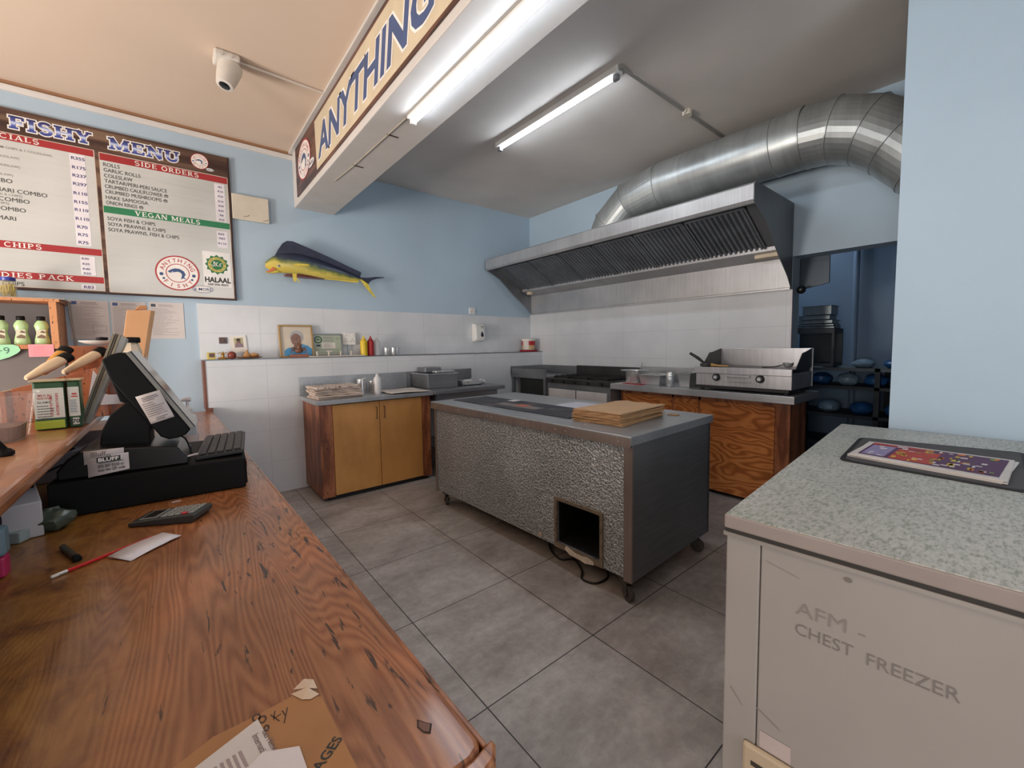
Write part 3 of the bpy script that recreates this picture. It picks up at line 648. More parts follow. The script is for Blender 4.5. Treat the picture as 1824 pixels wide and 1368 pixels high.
# three paper notices
pap = plain('notice_paper', (206, 198, 196), 0.6, var=.03); prn = plain('notice_print', (140, 132, 134), 0.6); lg = plain('notice_logo_blue', (60, 86, 140), 0.5)
for (x0, x1, z0, z1, lab, dark) in ((-.594, -.378, 1.447, 1.748, 'white paper notice on the wall, leftmost of the three under the menu', 0), (-.366, -.155, 1.447, 1.750, 'white paper notice on the wall, middle one partly behind the orange board', 0), (-.135, .088, 1.450, 1.757, 'white paper notice on the wall, rightmost with a dark square emblem', 1)):
    t = thing('paper_notice', lab, 'notice', ((x0+x1)/2, 4.689, z0), 'paper notices under the menu')
    TT = TM((x0, 4.6865, z0), (1, 0, 0), (0, 0, 1)); w_ = x1-x0
    MB().box(x0, x1, 4.6868, 4.6890, z0, z1).build('sheet', pap, t)
    m = MB(); rect(m, up_by(TT, .0006), .012, .042, .268, .292); m.build('emblem', plain('emblem_grey', (70, 78, 92), .5) if dark else lg, t)
    m = MB(); r2 = random.Random(int(abs(x0)*1000))
    rect(m, up_by(TT, .0006), .06, .15, .283, .287); rect(m, up_by(TT, .0006), .06, .16, .272, .275)
    lines(m, up_by(TT, .0006), .014, w_-.02, .255, 22, .0105, .0022, .7, r2)
    if not dark:
        for a in ((.12, .195, .050, .052), (.12, .195, .105, .107), (.12, .122, .05, .107), (.194, .196, .05, .107)): rect(m, up_by(TT, .0008), *a)
    m.build('print', prn, t)
# mounted fish -----------------------------------------------------------------
t = thing('mounted_fish', 'yellow and dark blue mounted dolphinfish on the blue wall', 'mounted fish', (1.2, 4.69, 1.86))
def FW(X, Y): return (.705+(X-568)*.001252, 2.155-(Y-375)*.00125+(X-568)*.000123)
topc = [(568, 372), (590, 348), (620, 325), (650, 310), (720, 298), (800, 300), (880, 318), (960, 345), (1040, 378), (1120, 412), (1200, 450), (1260, 480), (1290, 490)]
botc = [(570, 408), (600, 428), (640, 446), (690, 450), (745, 453), (800, 456), (880, 470), (960, 490), (1040, 498), (1120, 505), (1200, 512), (1255, 510), (1290, 502)]
yc = 4.575
rings = []; halfs = []
for i, (a, b) in enumerate(zip(topc, botc)):
    ax_, az = FW(*a); bx, bz = FW(*b); h = (az-bz)/2; cz = (az+bz)/2; cx = (ax_+bx)/2
    th = [.012, .024, .036, .044, .050, .052, .050, .046, .040, .032, .024, .016, .010][i]
    ring = []
    for k_ in range(20):
        an = 2*PI*k_/20; s_, c_ = math.sin(an), math.cos(an)
        lean = (ax_-bx)/2*s_
        ring.append(Vector((cx+lean, yc+th*c_, cz+h*s_)))
    rings.append(ring)
k = N('fish_skin'); at = k.n('ShaderNodeAttribute', _attribute_name='h'); no = k.n('ShaderNodeTexNoise', Scale=14, Detail=4); k.l(k.coord(), no.inputs['Vector'])
ad = k.n('ShaderNodeMath', _operation='MULTIPLY_ADD'); ad.inputs[1].default_value = .35; k.l(no.outputs['Fac'], ad.inputs[0]); k.l(at.outputs['Fac'], ad.inputs[2])
k.col(k.ramp(ad.outputs[0], [(.0, srgb((206, 182, 70))), (.46, srgb((208, 190, 98))), (.62, srgb((128, 136, 66))), (.76, srgb((52, 66, 82))), (1.15, srgb((30, 34, 62)))]))
k.b.inputs['Roughness'].default_value = .3; skin = k.m
o = MB().ring(rings).build('body', skin, t, smooth=True)
atr = o.data.attributes.new('h', 'FLOAT', 'POINT')
nr = len(rings)
for idx, v in enumerate(o.data.vertices):
    i, k_ = divmod(idx, 20)
    s_ = math.sin(2*PI*k_/20); frac = i/(nr-1)
    atr.data[idx].value = (s_*.5+.5)*.75 + .25*frac - (.22 if i < 3 else (.10 if i < 4 else 0))
def fin(name, pts, mt, th=.004, y=None):
    y = yc if y is None else y
    P = [FW(*p) for p in pts]; MB().prism(P, 'y', y-th/2, y+th/2).build(name, mt, t)
fb_ = plain('fin_dark_blue', (36, 40, 62), 0.4, var=.25, vscale=20); fy = plain('fin_yellow', (214, 192, 72), 0.4, var=.15, vscale=30)
fin('dorsal_fin', [(636, 316), (660, 270), (690, 225), (720, 205), (760, 206), (800, 222), (860, 248), (960, 292), (1060, 338), (1160, 388), (1240, 425), (1276, 442), (1272, 470), (1262, 486), (1200, 456), (1120, 420), (1040, 386), (960, 352), (880, 326), (800, 310), (720, 308)], fb_, .008)
fin('tail_fin', [(1270, 486), (1330, 488), (1400, 482), (1480, 484), (1478, 490), (1410, 497), (1368, 510), (1345, 526), (1336, 545), (1310, 525), (1280, 505)], fb_, .008)
fin('tail_fin', [(1262, 502), (1300, 510), (1334, 540), (1345, 572), (1370, 618), (1397, 662), (1388, 662), (1350, 620), (1315, 575), (1285, 530)], fy, .008)
fin('anal_fin', [(975, 488), (1040, 497), (1120, 503), (1200, 510), (1252, 508), (1254, 522), (1240, 530), (1180, 524), (1100, 512), (1040, 505), (990, 500), (982, 500)], fy, .006)
fin('pectoral_fin', [(745, 388), (800, 383), (850, 387), (864, 393), (856, 400), (800, 402), (760, 404)], fy, .005, yc-.056)
fin('pelvic_fin', [(742, 455), (775, 458), (770, 480), (778, 498), (798, 528), (785, 520), (768, 498), (764, 522), (752, 515), (746, 490)], fy, .006, yc-.03)
ex, ez = FW(652, 400)
MB().lathe((ex, yc-.038, ez), [(.014, 0), (.012, .004), (.001, .006)], 18, T=Matrix.Rotation(R(90), 4, 'X')).build('eye', plain('eye_pale', (200, 196, 170), .2), t, smooth=True)
MB().lathe((ex, yc-.043, ez), [(.007, 0), (.006, .002), (.001, .003)], 14, T=Matrix.Rotation(R(90), 4, 'X')).build('pupil', plain('black_gloss', (14, 14, 16), .1), t, smooth=True)
P = [FW(*p) for p in [(568, 440), (590, 432), (612, 408), (636, 424), (618, 434), (600, 444), (575, 447)]]
MB().prism(P, 'y', yc-.034, yc-.012).build('mouth', plain('mouth_orange', (206, 112, 66), .4), t)
P = [FW(*p) for p in [(568, 440), (640, 430), (660, 446), (620, 452), (572, 448)]]
MB().prism(P, 'y', yc-.030, yc+.01).build('lower_jaw', fy, t, bevel=.004)
P = [FW(*p) for p in [(705, 452), (968, 462), (970, 492), (800, 476), (712, 466)]]
MB().prism(P, 'y', 4.60, 4.6895).build('mounting_plaque', plain('red_brown_varnish', (112, 50, 42), .3), t)

# small sockets and dispenser -------------------------------------------------------
def socket(name, lab, x0, x1, z0, z1, y, group=None, gang=1):
    t = thing(name, lab, 'socket', ((x0+x1)/2, y, z0), group)
    MB().box(x0, x1, y-.014, y-.0002, z0, z1).build('plate', plas, t, bevel=.003)
    return t
t = socket('wall_switch', 'small white outlet plate on the wall above the soap dispenser', 3.02, 3.11, 1.775, 1.862, 4.69)
m = MB()
for a, b in ((3.045, 1.805), (3.085, 1.805), (3.065, 1.835)): m.cyl((a, 4.6755, b), (a, 4.6750, b), .005)
m.build('pin_holes', plain('black_gloss', (14, 14, 16), .1), t)
o = socket('double_socket', 'white double wall socket above the ledge beside the yellow bottle', 1.395, 1.530, 1.385, 1.515, 4.665)
MB().box(1.40, 1.53, 4.665, 4.6798, 1.385, 1.513).build('back_box', plas, o)
m = MB()
for cx in (1.432, 1.495):
    for dx, dz in ((-.014, -.028), (.014, -.028), (0, -.006)): m.box(cx+dx-.003, cx+dx+.003, 4.6500, 4.6512, 1.45+dz-.005, 1.45+dz+.005)
m.build('pin_holes', plain('black_gloss', (14, 14, 16), .1), o)
m = MB(); 
for cx in (1.425, 1.50): m.box(cx-.008, cx+.008, 4.647, 4.651, 1.478, 1.50)
m.build('rocker_switch', plas, o, bevel=.002)
MB().box(1.452, 1.474, 4.66, 4.6798, 1.266, 1.385).build('cable_duct', plain('pale_blue_trunking', (182, 190, 196), .5), o)
t = thing('soap_dispenser', 'white soap dispenser with a dark drop window on the tiled wall', 'soap dispenser', (3.125, 4.68, 1.41))
MB().prism([(4.6798, 1.41), (4.60, 1.42), (4.575, 1.45), (4.585, 1.60), (4.61, 1.645), (4.6798, 1.652)], 'x', 3.05, 3.20).build('case', plas, t, bevel=.014, smooth=True)
dT = TM((3.145, 4.571, 1.50), (1, 0, 0), (0, .07, 1)); m = MB(); pts = []
for i in range(24):
    a = 2*PI*i/24; pts.append(up_by(dT, .001) @ Vector((.022*math.sin(a)*(1 if math.cos(a) < 0 else (1-math.cos(a)*.55)), -.028*-math.cos(a)*(1.0 if math.cos(a) < 0 else 1.7), 0)))
m.add(pts, [tuple(range(24))]); m.build('level_window', plain('dark_blue_window', (18, 24, 52), .15), t)
m = MB(); rect(m, dT, -.02, .03, .105, .112); rect(m, dT, 0, .03, .09, .095); m.build('print', plain('dark_grey_print', (66, 68, 66), .5), t)

# things on the ledge ----------------------------------------------------------------
LZ = 1.2642
t = thing('small_photo', 'small brown picture plate on the tiles, leftmost above the ledge', 'picture', (.355, 4.679, 1.405))
MB().box(.325, .385, 4.672, 4.6798, 1.405, 1.462).build('plate', plain('brown_plate', (88, 64, 56), .4), t); MB().cyl((.367, 4.6715, 1.428), (.367, 4.670, 1.428), .012).build('knob', plain('red_black', (58, 22, 24), .3), t)
t = thing('photo_card', 'small portrait card with a white margin on the tiles above the ledge', 'photo card', (.47, 4.67, 1.32))
TT = Matrix.Translation((.472, 4.672, 1.40)) @ Matrix.Rotation(R(-4), 4, 'Y')
MB(TT).box(-.062, .062, 0, .005, -.078, .078).build('card', plain('card_white', (226, 220, 212), .5), t)
MB(TT).box(-.033, .033, -.002, 0, -.03, .058).build('photo_backdrop', plain('photo_yellow', (176, 168, 126), .4), t)
m = MB(TT); m.prism([(-.03, -.03), (.032, -.03), (.028, .0), (.01, .018), (-.018, .015), (-.028, -.004)], 'y', -.0035, -.002); m.build('photo_shirt', plain('photo_mauve', (140, 116, 128), .5), t)
m = MB(TT); m.prism([(.014*math.cos(a*.6283), .026+.018*math.sin(a*.6283)) for a in range(10)], 'y', -.0042, -.0036); m.build('photo_face', plain('photo_skin', (122, 86, 72), .5), t)
m = MB(TT); m.prism([(.017*math.cos(a*PI/8), .034+.018*math.sin(a*PI/8)) for a in range(9)], 'y', -.0048, -.0043); m.build('photo_hair', plain('photo_black', (34, 28, 30), .5), t)
# framed portrait of a grey-haired man in a blue shirt
t = thing('framed_portrait', 'gold-framed portrait of a grey-haired man in a blue shirt on the ledge', 'framed picture', (.93, 4.62, LZ))
gold = plain('gold_frame', (172, 138, 88), .35, .4)
TT = Matrix.Translation((.795, 4.60, LZ)) @ Matrix.Rotation(R(-9), 4, 'X')
Wd, Hh = .305, .325
MB(TT).box(0, Wd, .006, .012, 0, Hh).build('backing', plain('photo_cream', (206, 194, 176), .4), t)
m = MB(TT)
for a in ((0, Wd, 0, .016), (0, Wd, Hh-.016, Hh), (0, .016, 0, Hh), (Wd-.016, Wd, 0, Hh)): m.box(a[0], a[1], -.008, .006, a[2], a[3])
m.build('frame', gold, t, bevel=.003)
def pic(name, pts, y, c): MB(TT).prism(pts, 'y', y-.0006, y).build(name, plain('p_'+name, c, .45, var=.15, vscale=30), t)
pic('photo_shirt', [(.035, .016), (.288, .016), (.288, .085), (.25, .118), (.20, .135), (.165, .11), (.12, .105), (.07, .095), (.042, .07)], .005, (72, 140, 186))
pic('photo_neck', [(.13, .09), (.19, .10), (.20, .14), (.125, .14)], .0042, (120, 86, 74))
el = lambda cx, cy, rx, ry, a0=0, a1=360, n=24: [(cx+rx*math.cos(R(a0+(a1-a0)*i/n)), cy+ry*math.sin(R(a0+(a1-a0)*i/n))) for i in range(n)]
pic('photo_hair', el(.155, .205, .060, .066), .0034, (168, 168, 170))
pic('photo_face', el(.150, .180, .047, .060), .0026, (134, 100, 88))
pic('photo_moustache', [(.130, .158), (.170, .158), (.166, .165), (.135, .165)], .0018, (150, 136, 130))
pic('photo_brow', [(.118, .196), (.140, .199), (.140, .203), (.118, .201)], .0018, (64, 46, 44)); pic('photo_brow', [(.158, .199), (.180, .196), (.180, .201), (.158, .203)], .0018, (64, 46, 44))
pic('photo_nose', [(.142, .170), (.160, .170), (.153, .192), (.148, .192)], .0018, (112, 78, 70))
# framed halaal certificate
t = thing('framed_certificate', 'silver-framed green certificate leaning on the tiles beside the portrait', 'framed certificate', (1.24, 4.62, LZ))
TT = Matrix.Translation((1.10, 4.615, LZ+.012)) @ Matrix.Rotation(R(-8), 4, 'X'); Wd, Hh = .285, .225
MB(TT).box(0, Wd, .006, .011, 0, Hh).build('certificate', plain('certificate_green', (172, 182, 160), .4), t)
m = MB(TT)
for a in ((0, Wd, 0, .012), (0, Wd, Hh-.012, Hh), (0, .012, 0, Hh), (Wd-.014, Wd, 0, Hh)): m.box(a[0], a[1], -.006, .006, a[2], a[3])
m.build('frame', plain('silver_frame', (150, 152, 152), .35, .7), t, bevel=.002)
m = MB(TT); m.box(.085, .215, .004, .0055, .075, .135); m.box(.12, .18, .004, .0055, .04, .052); m.build('white_field', plain('card_white', (226, 220, 212), .5), t)
Q = TT @ TM((.05, .0035, .165), (1, 0, 0), (0, 0, 1)); m = MB(); annulus(m, Q, 0, 0, .026, .026, .038, .038, 20); annulus(m, Q, 0, .002, .004, .004, .016, .010, 14); m.build('seal', plain('seal_dark_green', (38, 74, 50), .4), t)
m = MB(); Q = TT @ TM((0, .0034, 0), (1, 0, 0), (0, 0, 1)); rect(m, Q, .10, .20, .185, .192); lines(m, Q, .10, .21, .175, 4, .009, .003, .3); lines(m, Q, .095, .20, .128, 6, .008, .003, .4); rect(m, Q, .225, .26, .172, .180); lines(m, Q, .02, .26, .062, 2, .03, .004, .1)
m.build('print', prn, t); m = MB(); rect(m, Q, .03, .07, .095, .115); m.build('stamp', plain('stamp_navy', (52, 62, 92), .5), t)

brass = plain('brass', (176, 138, 74), .3, .7); wd = plain('reddish_wood', (120, 52, 40), .35)
t = thing('photo_cube', 'tiny yellow framed picture at the left end of the ledge', 'ornament', (.26, 4.58, LZ))
MB().box(.225, .285, 4.56, 4.60, LZ, LZ+.062).build('block', plain('yellow_block', (196, 178, 96), .5), t, bevel=.003); MB().box(.24, .278, 4.5585, 4.5602, LZ+.02, LZ+.055).build('picture', plain('brown_plate', (88, 64, 56), .4), t)
t = thing('brass_ornament', 'small brass ornament with a knob on the ledge beside the yellow block', 'ornament', (.34, 4.58, LZ))
MB().lathe((.34, 4.58, LZ), [(.036, 0), (.04, .01), (.03, .018), (.012, .022), (.01, .04), (.018, .048), (.006, .054), (.008, .066), (.001, .07)], 20).build('body', brass, t, smooth=True)
m = MB(); m.tube([(.30, 4.58, LZ+.05), (.32, 4.58, LZ+.062), (.34, 4.58, LZ+.05), (.36, 4.58, LZ+.062), (.38, 4.58, LZ+.05)], .003, 6); m.build('arm', brass, t)
tag(MB().lathe((.405, 4.56, LZ), [(.008, 0), (.026, .008), (.034, .028), (.032, .05), (.018, .066), (.006, .07)], 20).build('wooden_egg', wd, smooth=True), 'dark red wooden egg ornament on the ledge', 'ornament')
tag(MB().lathe((.535, 4.56, LZ), [(.02, 0), (.075, .006), (.095, .014), (.097, .019), (.07, .011), (.001, .009)], 26, sx=1.1, sy=.8).build('oval_plate', plain('wooden_dish', (128, 90, 58), .4)), 'small oval wooden dish on the ledge under a shell ornament', 'dish')
m = MB().lathe((.52, 4.56, LZ+.0185), [(.03, 0), (.036, .012), (.02, .03), (.008, .052), (.002, .066)], 14).lathe((.575, 4.56, LZ+.0185), [(.018, 0), (.03, .012), (.022, .026), (.004, .034)], 14, sx=1.5)
tag(m.build('shell_ornament', plain('shell_ochre', (184, 136, 88), .4), smooth=True), 'ochre shell-shaped ornament sitting on the oval dish', 'ornament')
t = thing('crab_ornament', 'brown carved crab ornament on a wooden base in front of the portrait', 'ornament', (.935, 4.51, LZ))
MB().box(.865, 1.02, 4.49, 4.535, LZ, LZ+.032).build('base', plain('reddish_base', (150, 92, 66), .4), t, bevel=.004)
m = MB(); m.ball((.94, 4.51, LZ+.065), .028, 1.3, .8, .8); m.ball((.945, 4.51, LZ+.10), .02, 1, .8, 1.3)
for s_ in (-1, 1):
    for j in range(3): m.tube([(.94+s_*.02, 4.51, LZ+.055+j*.014), (.94+s_*.05, 4.505, LZ+.075+j*.012), (.94+s_*.07, 4.50, LZ+.04+j*.022)], [.006, .005, .003], 6)
m.tube([(.95, 4.51, LZ+.11), (.935, 4.505, LZ+.135), (.955, 4.50, LZ+.15)], [.01, .008, .003], 6)
m.build('crab', plain('carved_brown', (116, 76, 54), .5), t, smooth=True)
t = thing('white_rail', 'low white shelf rail with small pegs lying along the ledge', 'rail', (1.25, 4.50, LZ))
MB().box(1.02, 1.56, 4.46, 4.53, LZ, LZ+.012).build('base', plain('ivory_plastic', (205, 196, 182), .5), t, bevel=.003)
for x in (1.10, 1.21, 1.325, 1.43): MB().lathe((x, 4.495, LZ+.012), [(.008, 0), (.008, .028), (.011, .032), (.009, .042), (.001, .045)], 10).build('peg', plain('ivory_plastic', (205, 196, 182), .5), t, smooth=True)
# squeeze bottles and shakers
def squeeze(x, y, z, r, h, mt, lab, grp, tip=True):
    t = thing('squeeze_bottle', lab, 'squeeze bottle', (x, y, z), grp)
    MB().lathe((x, y, z), [(r*.9, 0), (r, .004), (r, h*.70), (r*.92, h*.76), (r*.55, h*.80)], 22).build('body', mt, t, smooth=True)
    MB().lathe((x, y, z), [(r*.62, h*.80), (r*.62, h*.85), (r*.30, h*.88), (r*.12, h), (.001, h)], 16).build('nozzle', mt, t, smooth=True)
    return t
ye = plain('mustard_yellow', (214, 182, 38), .4); rd = plain('ketchup_red', (158, 26, 30), .4); wt = plain('milky_plastic', (214, 212, 214), .35)
squeeze(1.575, 4.53, LZ, .037, .215, ye, 'yellow squeeze bottle on the ledge below the double socket', 'squeeze bottles on the ledge')
squeeze(1.652, 4.54, LZ, .034, .215, rd, 'red squeeze bottle on the ledge next to the yellow one', 'squeeze bottles on the ledge')
squeeze(1.735, 4.58, LZ, .034, .205, wt, 'milky white squeeze bottle on the ledge right of the red one', 'squeeze bottles on the ledge')
stn = steel('shiny_steel', (206, 208, 210), .24, (3, 3, 60), .01, .08)
def shaker(x, y, lab):
    t = thing('shaker', lab, 'shaker', (x, y, LZ), 'shakers on the ledge')
    MB().lathe((x, y, LZ), [(.025, 0), (.026, .002), (.026, .066), (.024, .068)], 18).build('body', stn, t, smooth=True)
    MB().lathe((x, y, LZ), [(.0275, .068), (.0275, .082), (.02, .090), (.001, .091)], 18).build('lid', stn, t, smooth=True)
shaker(1.83, 4.55, 'steel shaker on the ledge, leftmost of the three'); shaker(1.905, 4.53, 'steel shaker on the ledge, middle of the three'); shaker(1.955, 4.56, 'steel shaker on the ledge, rightmost of the three')
t = thing('plastic_tub', 'white and red lidded plastic tub on a red dish at the ledge end', 'tub', (3.92, 4.54, LZ+.022))
MB().lathe((3.92, 4.54, LZ+.026), [(.085, 0), (.09, .004), (.098, .135)], 30).build('bucket', plain('tub_white', (216, 206, 200), .4), t, smooth=True)
MB().lathe((3.92, 4.54, LZ+.161), [(.103, 0), (.103, .02), (.096, .024), (.001, .024)], 30).build('lid', plain('tub_lid', (226, 220, 212), .4), t, smooth=True)
def band(c, r0, r1, z0, z1, a0, a1, n=14): return [[Vector((c[0]+r*math.cos(R(a0+(a1-a0)*i/n)), c[1]+r*math.sin(R(a0+(a1-a0)*i/n)), c[2]+z)) for i in range(n+1)] for r, z in ((r0, z0), (r1, z1))]
MB().ring(band((3.92, 4.54, LZ+.026), .0965, .0995, .065, .125, 150, 330), caps=False, closed=False).build('red_label', plain('label_red', (178, 34, 38), .4), t, smooth=True)
MB().ring(band((3.92, 4.54, LZ+.026), .0925, .0965, .01, .064, 150, 330), caps=False, closed=False).build('ochre_label', plain('label_ochre', (196, 168, 118), .4), t, smooth=True)
MB().ring(band((3.92, 4.54, LZ+.026), .095, .1005, .01, .125, 180, 232), caps=False, closed=False).build('white_label', plain('tub_white', (216, 206, 200), .4), t, smooth=True)
o = MB().lathe((3.93, 4.545, LZ), [(.11, 0), (.13, .004), (.135, .025), (.128, .025), (.12, .009), (.001, .009)], 30, sx=1.1, sy=.82).build('red_dish', plain('dish_red', (160, 24, 44), .4), smooth=True)
tag(o, 'shallow red dish under the plastic tub on the ledge', 'dish')
for x, y in ((2.98, 4.50), (3.06, 4.52), (3.15, 4.50), (3.24, 4.53), (3.0, 4.56)): pass
tis = plain('tissue_white', (226, 226, 228), .7)
for i, (x, y) in enumerate(((2.42, 4.50), (3.05, 4.52), (3.24, 4.50))):
    rr = random.Random(i); m = MB().lathe((x, y, LZ), [(.03, 0), (.042, .006), (.03, .014), (.014, .02), (.001, .022)], 12, sx=1.5+rr.random()*.4, sy=.8)
    tag(m.build('crumpled_tissue', tis), 'crumpled white tissue on the ledge, %s' % ['farthest left of three, above the steel box', 'just left below the soap dispenser', 'right below the soap dispenser'][i], 'tissue', 'crumpled tissues on the ledge')
# ================================================================ KITCHEN FURNITURE
ctop = steel('worktop_steel', (176, 178, 182), 0.30, (60, 3, 60), 0.03, 0.18)
cside = steel('table_steel', (132, 134, 138), 0.38, (3, 3, 90), 0.03, 0.15)
frw = wood('red_brown_pine', (118, 66, 42), (150, 88, 56), (170, 106, 70), (5, 5, 1.1), rough=.45)
door_w = wood('amber_door_board', (186, 130, 70), (204, 148, 84), (216, 162, 98), (2.2, 2.2, 1), rings=1.2, rough=.45, bump=.05, pores=False)
ply = wood('orange_plywood', (158, 88, 40), (192, 116, 58), (206, 134, 74), (.9, .9, 2.6), rings=24, rough=.4, bump=.08, pores=False)
blackm = plain('black_kick', (26, 24, 24), .6)
# low wooden cabinet with two doors
t = thing('wooden_cabinet', 'low wooden cabinet with two amber doors against the tiled low wall', 'cabinet', (1.44, 4.12, 0))
MB().box(.935, .955, 3.865, 4.428, .035, .862).build('side_panel', frw, t, bevel=.002)
MB().box(1.96, 1.985, 3.865, 4.428, .035, .862).build('side_panel', frw, t, bevel=.002)
MB().box(.935, 1.04, 3.845, 3.867, .035, .862).build('stile', frw, t, bevel=.002); MB().box(1.89, 1.985, 3.845, 3.867, .035, .862).build('stile', frw, t, bevel=.002)
m = MB(); m.box(.955, 1.96, 3.88, 4.42, .05, .07); m.box(.955, 1.96, 4.40, 4.42, .05, .86); m.build('carcass', frw, t)
MB().box(1.0, 1.95, 3.88, 4.40, 0, .04).build('plinth', blackm, t)
for a, b, hx in ((1.043, 1.457, 1.425), (1.461, 1.888, 1.498)):
    d = MB().box(a, b, 3.842, 3.862, .045, .852).build('door', door_w, t, bevel=.003)
    m = MB().tube([(hx, 3.842, .80), (hx, 3.812, .80), (hx, 3.812, .69), (hx, 3.842, .69)], .004, 8); m.build('handle', plain('bronze_handle', (92, 74, 58), .35, .7), d)
t = thing('steel_worktop', 'steel worktop with upstand on the wooden cabinet, newspapers on it', 'worktop', (1.44, 4.12, .862))
MB().box(.905, 2.0, 3.80, 4.428, .862, .900).build('top', ctop, t, bevel=.004); MB().box(.905, 1.999, 4.412, 4.428, .90, 1.075).build('upstand', ctop, t, bevel=.003)
# steel table
t = thing('steel_table', 'stainless steel side table holding the steel box, right of the wooden cabinet', 'table', (2.46, 4.1, 0))
MB().box(2.003, 2.90, 3.775, 4.428, .865, .905).build('top', cside, t, bevel=.005); MB().box(2.004, 2.86, 4.412, 4.428, .9, 1.075).build('upstand', cside, t, bevel=.003)
m = MB(); m.box(2.05, 2.82, 3.82, 4.40, .80, .864); m.build('apron', cside, t)
for x, y in ((2.06, 3.85), (2.80, 3.85), (2.06, 4.37), (2.80, 4.37)): MB().box(x-.018, x+.018, y-.018, y+.018, 0, .80).build('leg', cside, t)
MB().box(2.05, 2.82, 3.82, 4.40, .28, .30).build('undershelf', cside, t)
# steel box with tray on the table
t = thing('steel_food_warmer', 'rectangular stainless steel box unit standing on the side table', 'food warmer', (2.22, 4.19, .905))
m = MB(); m.box(2.05, 2.41, 4.0, 4.395, .906, 1.05); m.build('body', cside, t, bevel=.004)
m = MB(); m.box(2.043, 2.417, 3.993, 4.007, 1.05, 1.066); m.box(2.043, 2.417, 4.385, 4.40, 1.05, 1.066); m.box(2.043, 2.057, 4.007, 4.385, 1.05, 1.066); m.box(2.403, 2.417, 4.007, 4.385, 1.05, 1.066); m.build('rim', ctop, t, bevel=.003)
o = MB().box(2.10, 2.30, 4.16, 4.37, 1.0665, 1.125).build('steel_lid_block', cside, bevel=.012); tag(o, 'brownish metal block lid on top of the steel box unit', 'lid')
o = MB().box(2.16, 2.40, 4.03, 4.13, 1.0665, 1.090).build('steel_tray', stn, bevel=.01); tag(o, 'narrow shiny tray lying on the front rim of the steel box unit', 'tray')
t = thing('oven_tray', 'shallow steel tray with crumpled cloth on the side table right of the box unit', 'tray', (2.62, 4.15, .905))
m = MB(); m.prism([(2.50, .906), (2.74, .906), (2.77, .965), (2.755, .965), (2.73, .915), (2.51, .915), (2.485, .965), (2.47, .965)], 'y', 4.02, 4.28); m.box(2.5, 2.74, 4.02, 4.03, .906, .955); m.box(2.5, 2.74, 4.27, 4.28, .906, .955); m.build('tray', stn, t)
o = MB().ball((2.64, 4.15, .945), .05, 1.3, 1, .42, 10, 6).ball((2.80, 4.08, .935), .028, 1.2, 1, .8, 8, 5).build('crumpled_cloth', tis, smooth=False); tag(o, 'crumpled white cloth in the shallow tray on the side table', 'cloth')
# newspaper stack
newsp = plain('newsprint', (196, 178, 166), .8, var=.12, vscale=14)
nk = N('newsprint_page'); br = nk.n('ShaderNodeTexBrick', Scale=9.0); br.inputs['Color1'].default_value = srgb((204, 190, 180)); br.inputs['Color2'].default_value = srgb((138, 104, 92)); br.inputs['Mortar'].default_value = srgb((214, 202, 192)); br.inputs['Mortar Size'].default_value = .06
nk.l(nk.coord((1, 1.4, 1), (0, 0, .2)), br.inputs['Vector']); nk.col(br.outputs['Color']); nk.b.inputs['Roughness'].default_value = .8
rr = random.Random(5); z = .901
for i in range(7):
    h = .010+.004*rr.random(); T0 = Matrix.Translation((1.135+rr.uniform(-.012, .012), 4.08+rr.uniform(-.015, .015), z)) @ Matrix.Rotation(R(rr.uniform(-4, 5)), 4, 'Z')
    m = MB(T0); n = 12; W_, D_ = .40, .30; vs = []
    for s_ in (0, 1):
        for j in range(n+1):
            for kx in (0, 1): vs.append(Vector((-W_/2+W_*j/n, -D_/2+D_*kx, (h if s_ else 0)+.003*math.sin(j*1.3+i)*(1 if s_ else .0))))
    q_ = 2*(n+1); fs = []
    for j in range(n):
        a = 2*j; fs += [(a, a+1, a+3, a+2), (a+q_, a+2+q_, a+3+q_, a+1+q_), (a, a+2, a+2+q_, a+q_), (a+1, a+1+q_, a+3+q_, a+3)]
    fs += [(0, q_, q_+1, 1), (2*n, 2*n+1, 2*n+1+q_, 2*n+q_)]
    m.add(vs, fs); o = m.build('newspaper', nk.m if i == 6 else newsp)
    tag(o, 'folded newspaper, topmost of the pile on the steel worktop' if i == 6 else 'folded newspaper in the pile on the steel worktop, %s from the bottom' % ['first', 'second', 'third', 'fourth', 'fifth', 'sixth'][i], 'newspaper', 'newspapers piled on the steel worktop'); z += h+.0032
for (x, y, r_, h, lab) in ((1.44, 4.24, .045, .14, 'larger steel can behind the newspaper pile on the worktop'), (1.535, 4.20, .038, .12, 'smaller steel can between the newspapers and the white bottle')):
    t = thing('steel_can', lab, 'can', (x, y, .9), 'steel cans on the worktop')
    MB().lathe((x, y, .9005), [(r_, 0), (r_+.001, .004), (r_, h*.5), (r_+.001, h-.004), (r_-.004, h), (r_-.006, h-.01), (.001, h-.01)], 22).build('body', stn, t, smooth=True); MB().lathe((x, y, .9005), [(r_+.0015, h-.02), (r_+.003, h-.012), (r_+.0015, h-.006)], 22).build('rim', stn, t, smooth=True)
t = thing('plastic_bottle', 'tall white plastic bottle with pointed top on the steel worktop', 'bottle', (1.50, 3.98, .9))
MB().lathe((1.50, 3.98, .9005), [(.032, 0), (.035, .005), (.035, .145), (.028, .165)], 4*5).build('body', wt, t, smooth=True); MB().lathe((1.50, 3.98, 1.0655), [(.020, 0), (.014, .02), (.012, .03), (.001, .033)], 16).build('cap', wt, t, smooth=True)
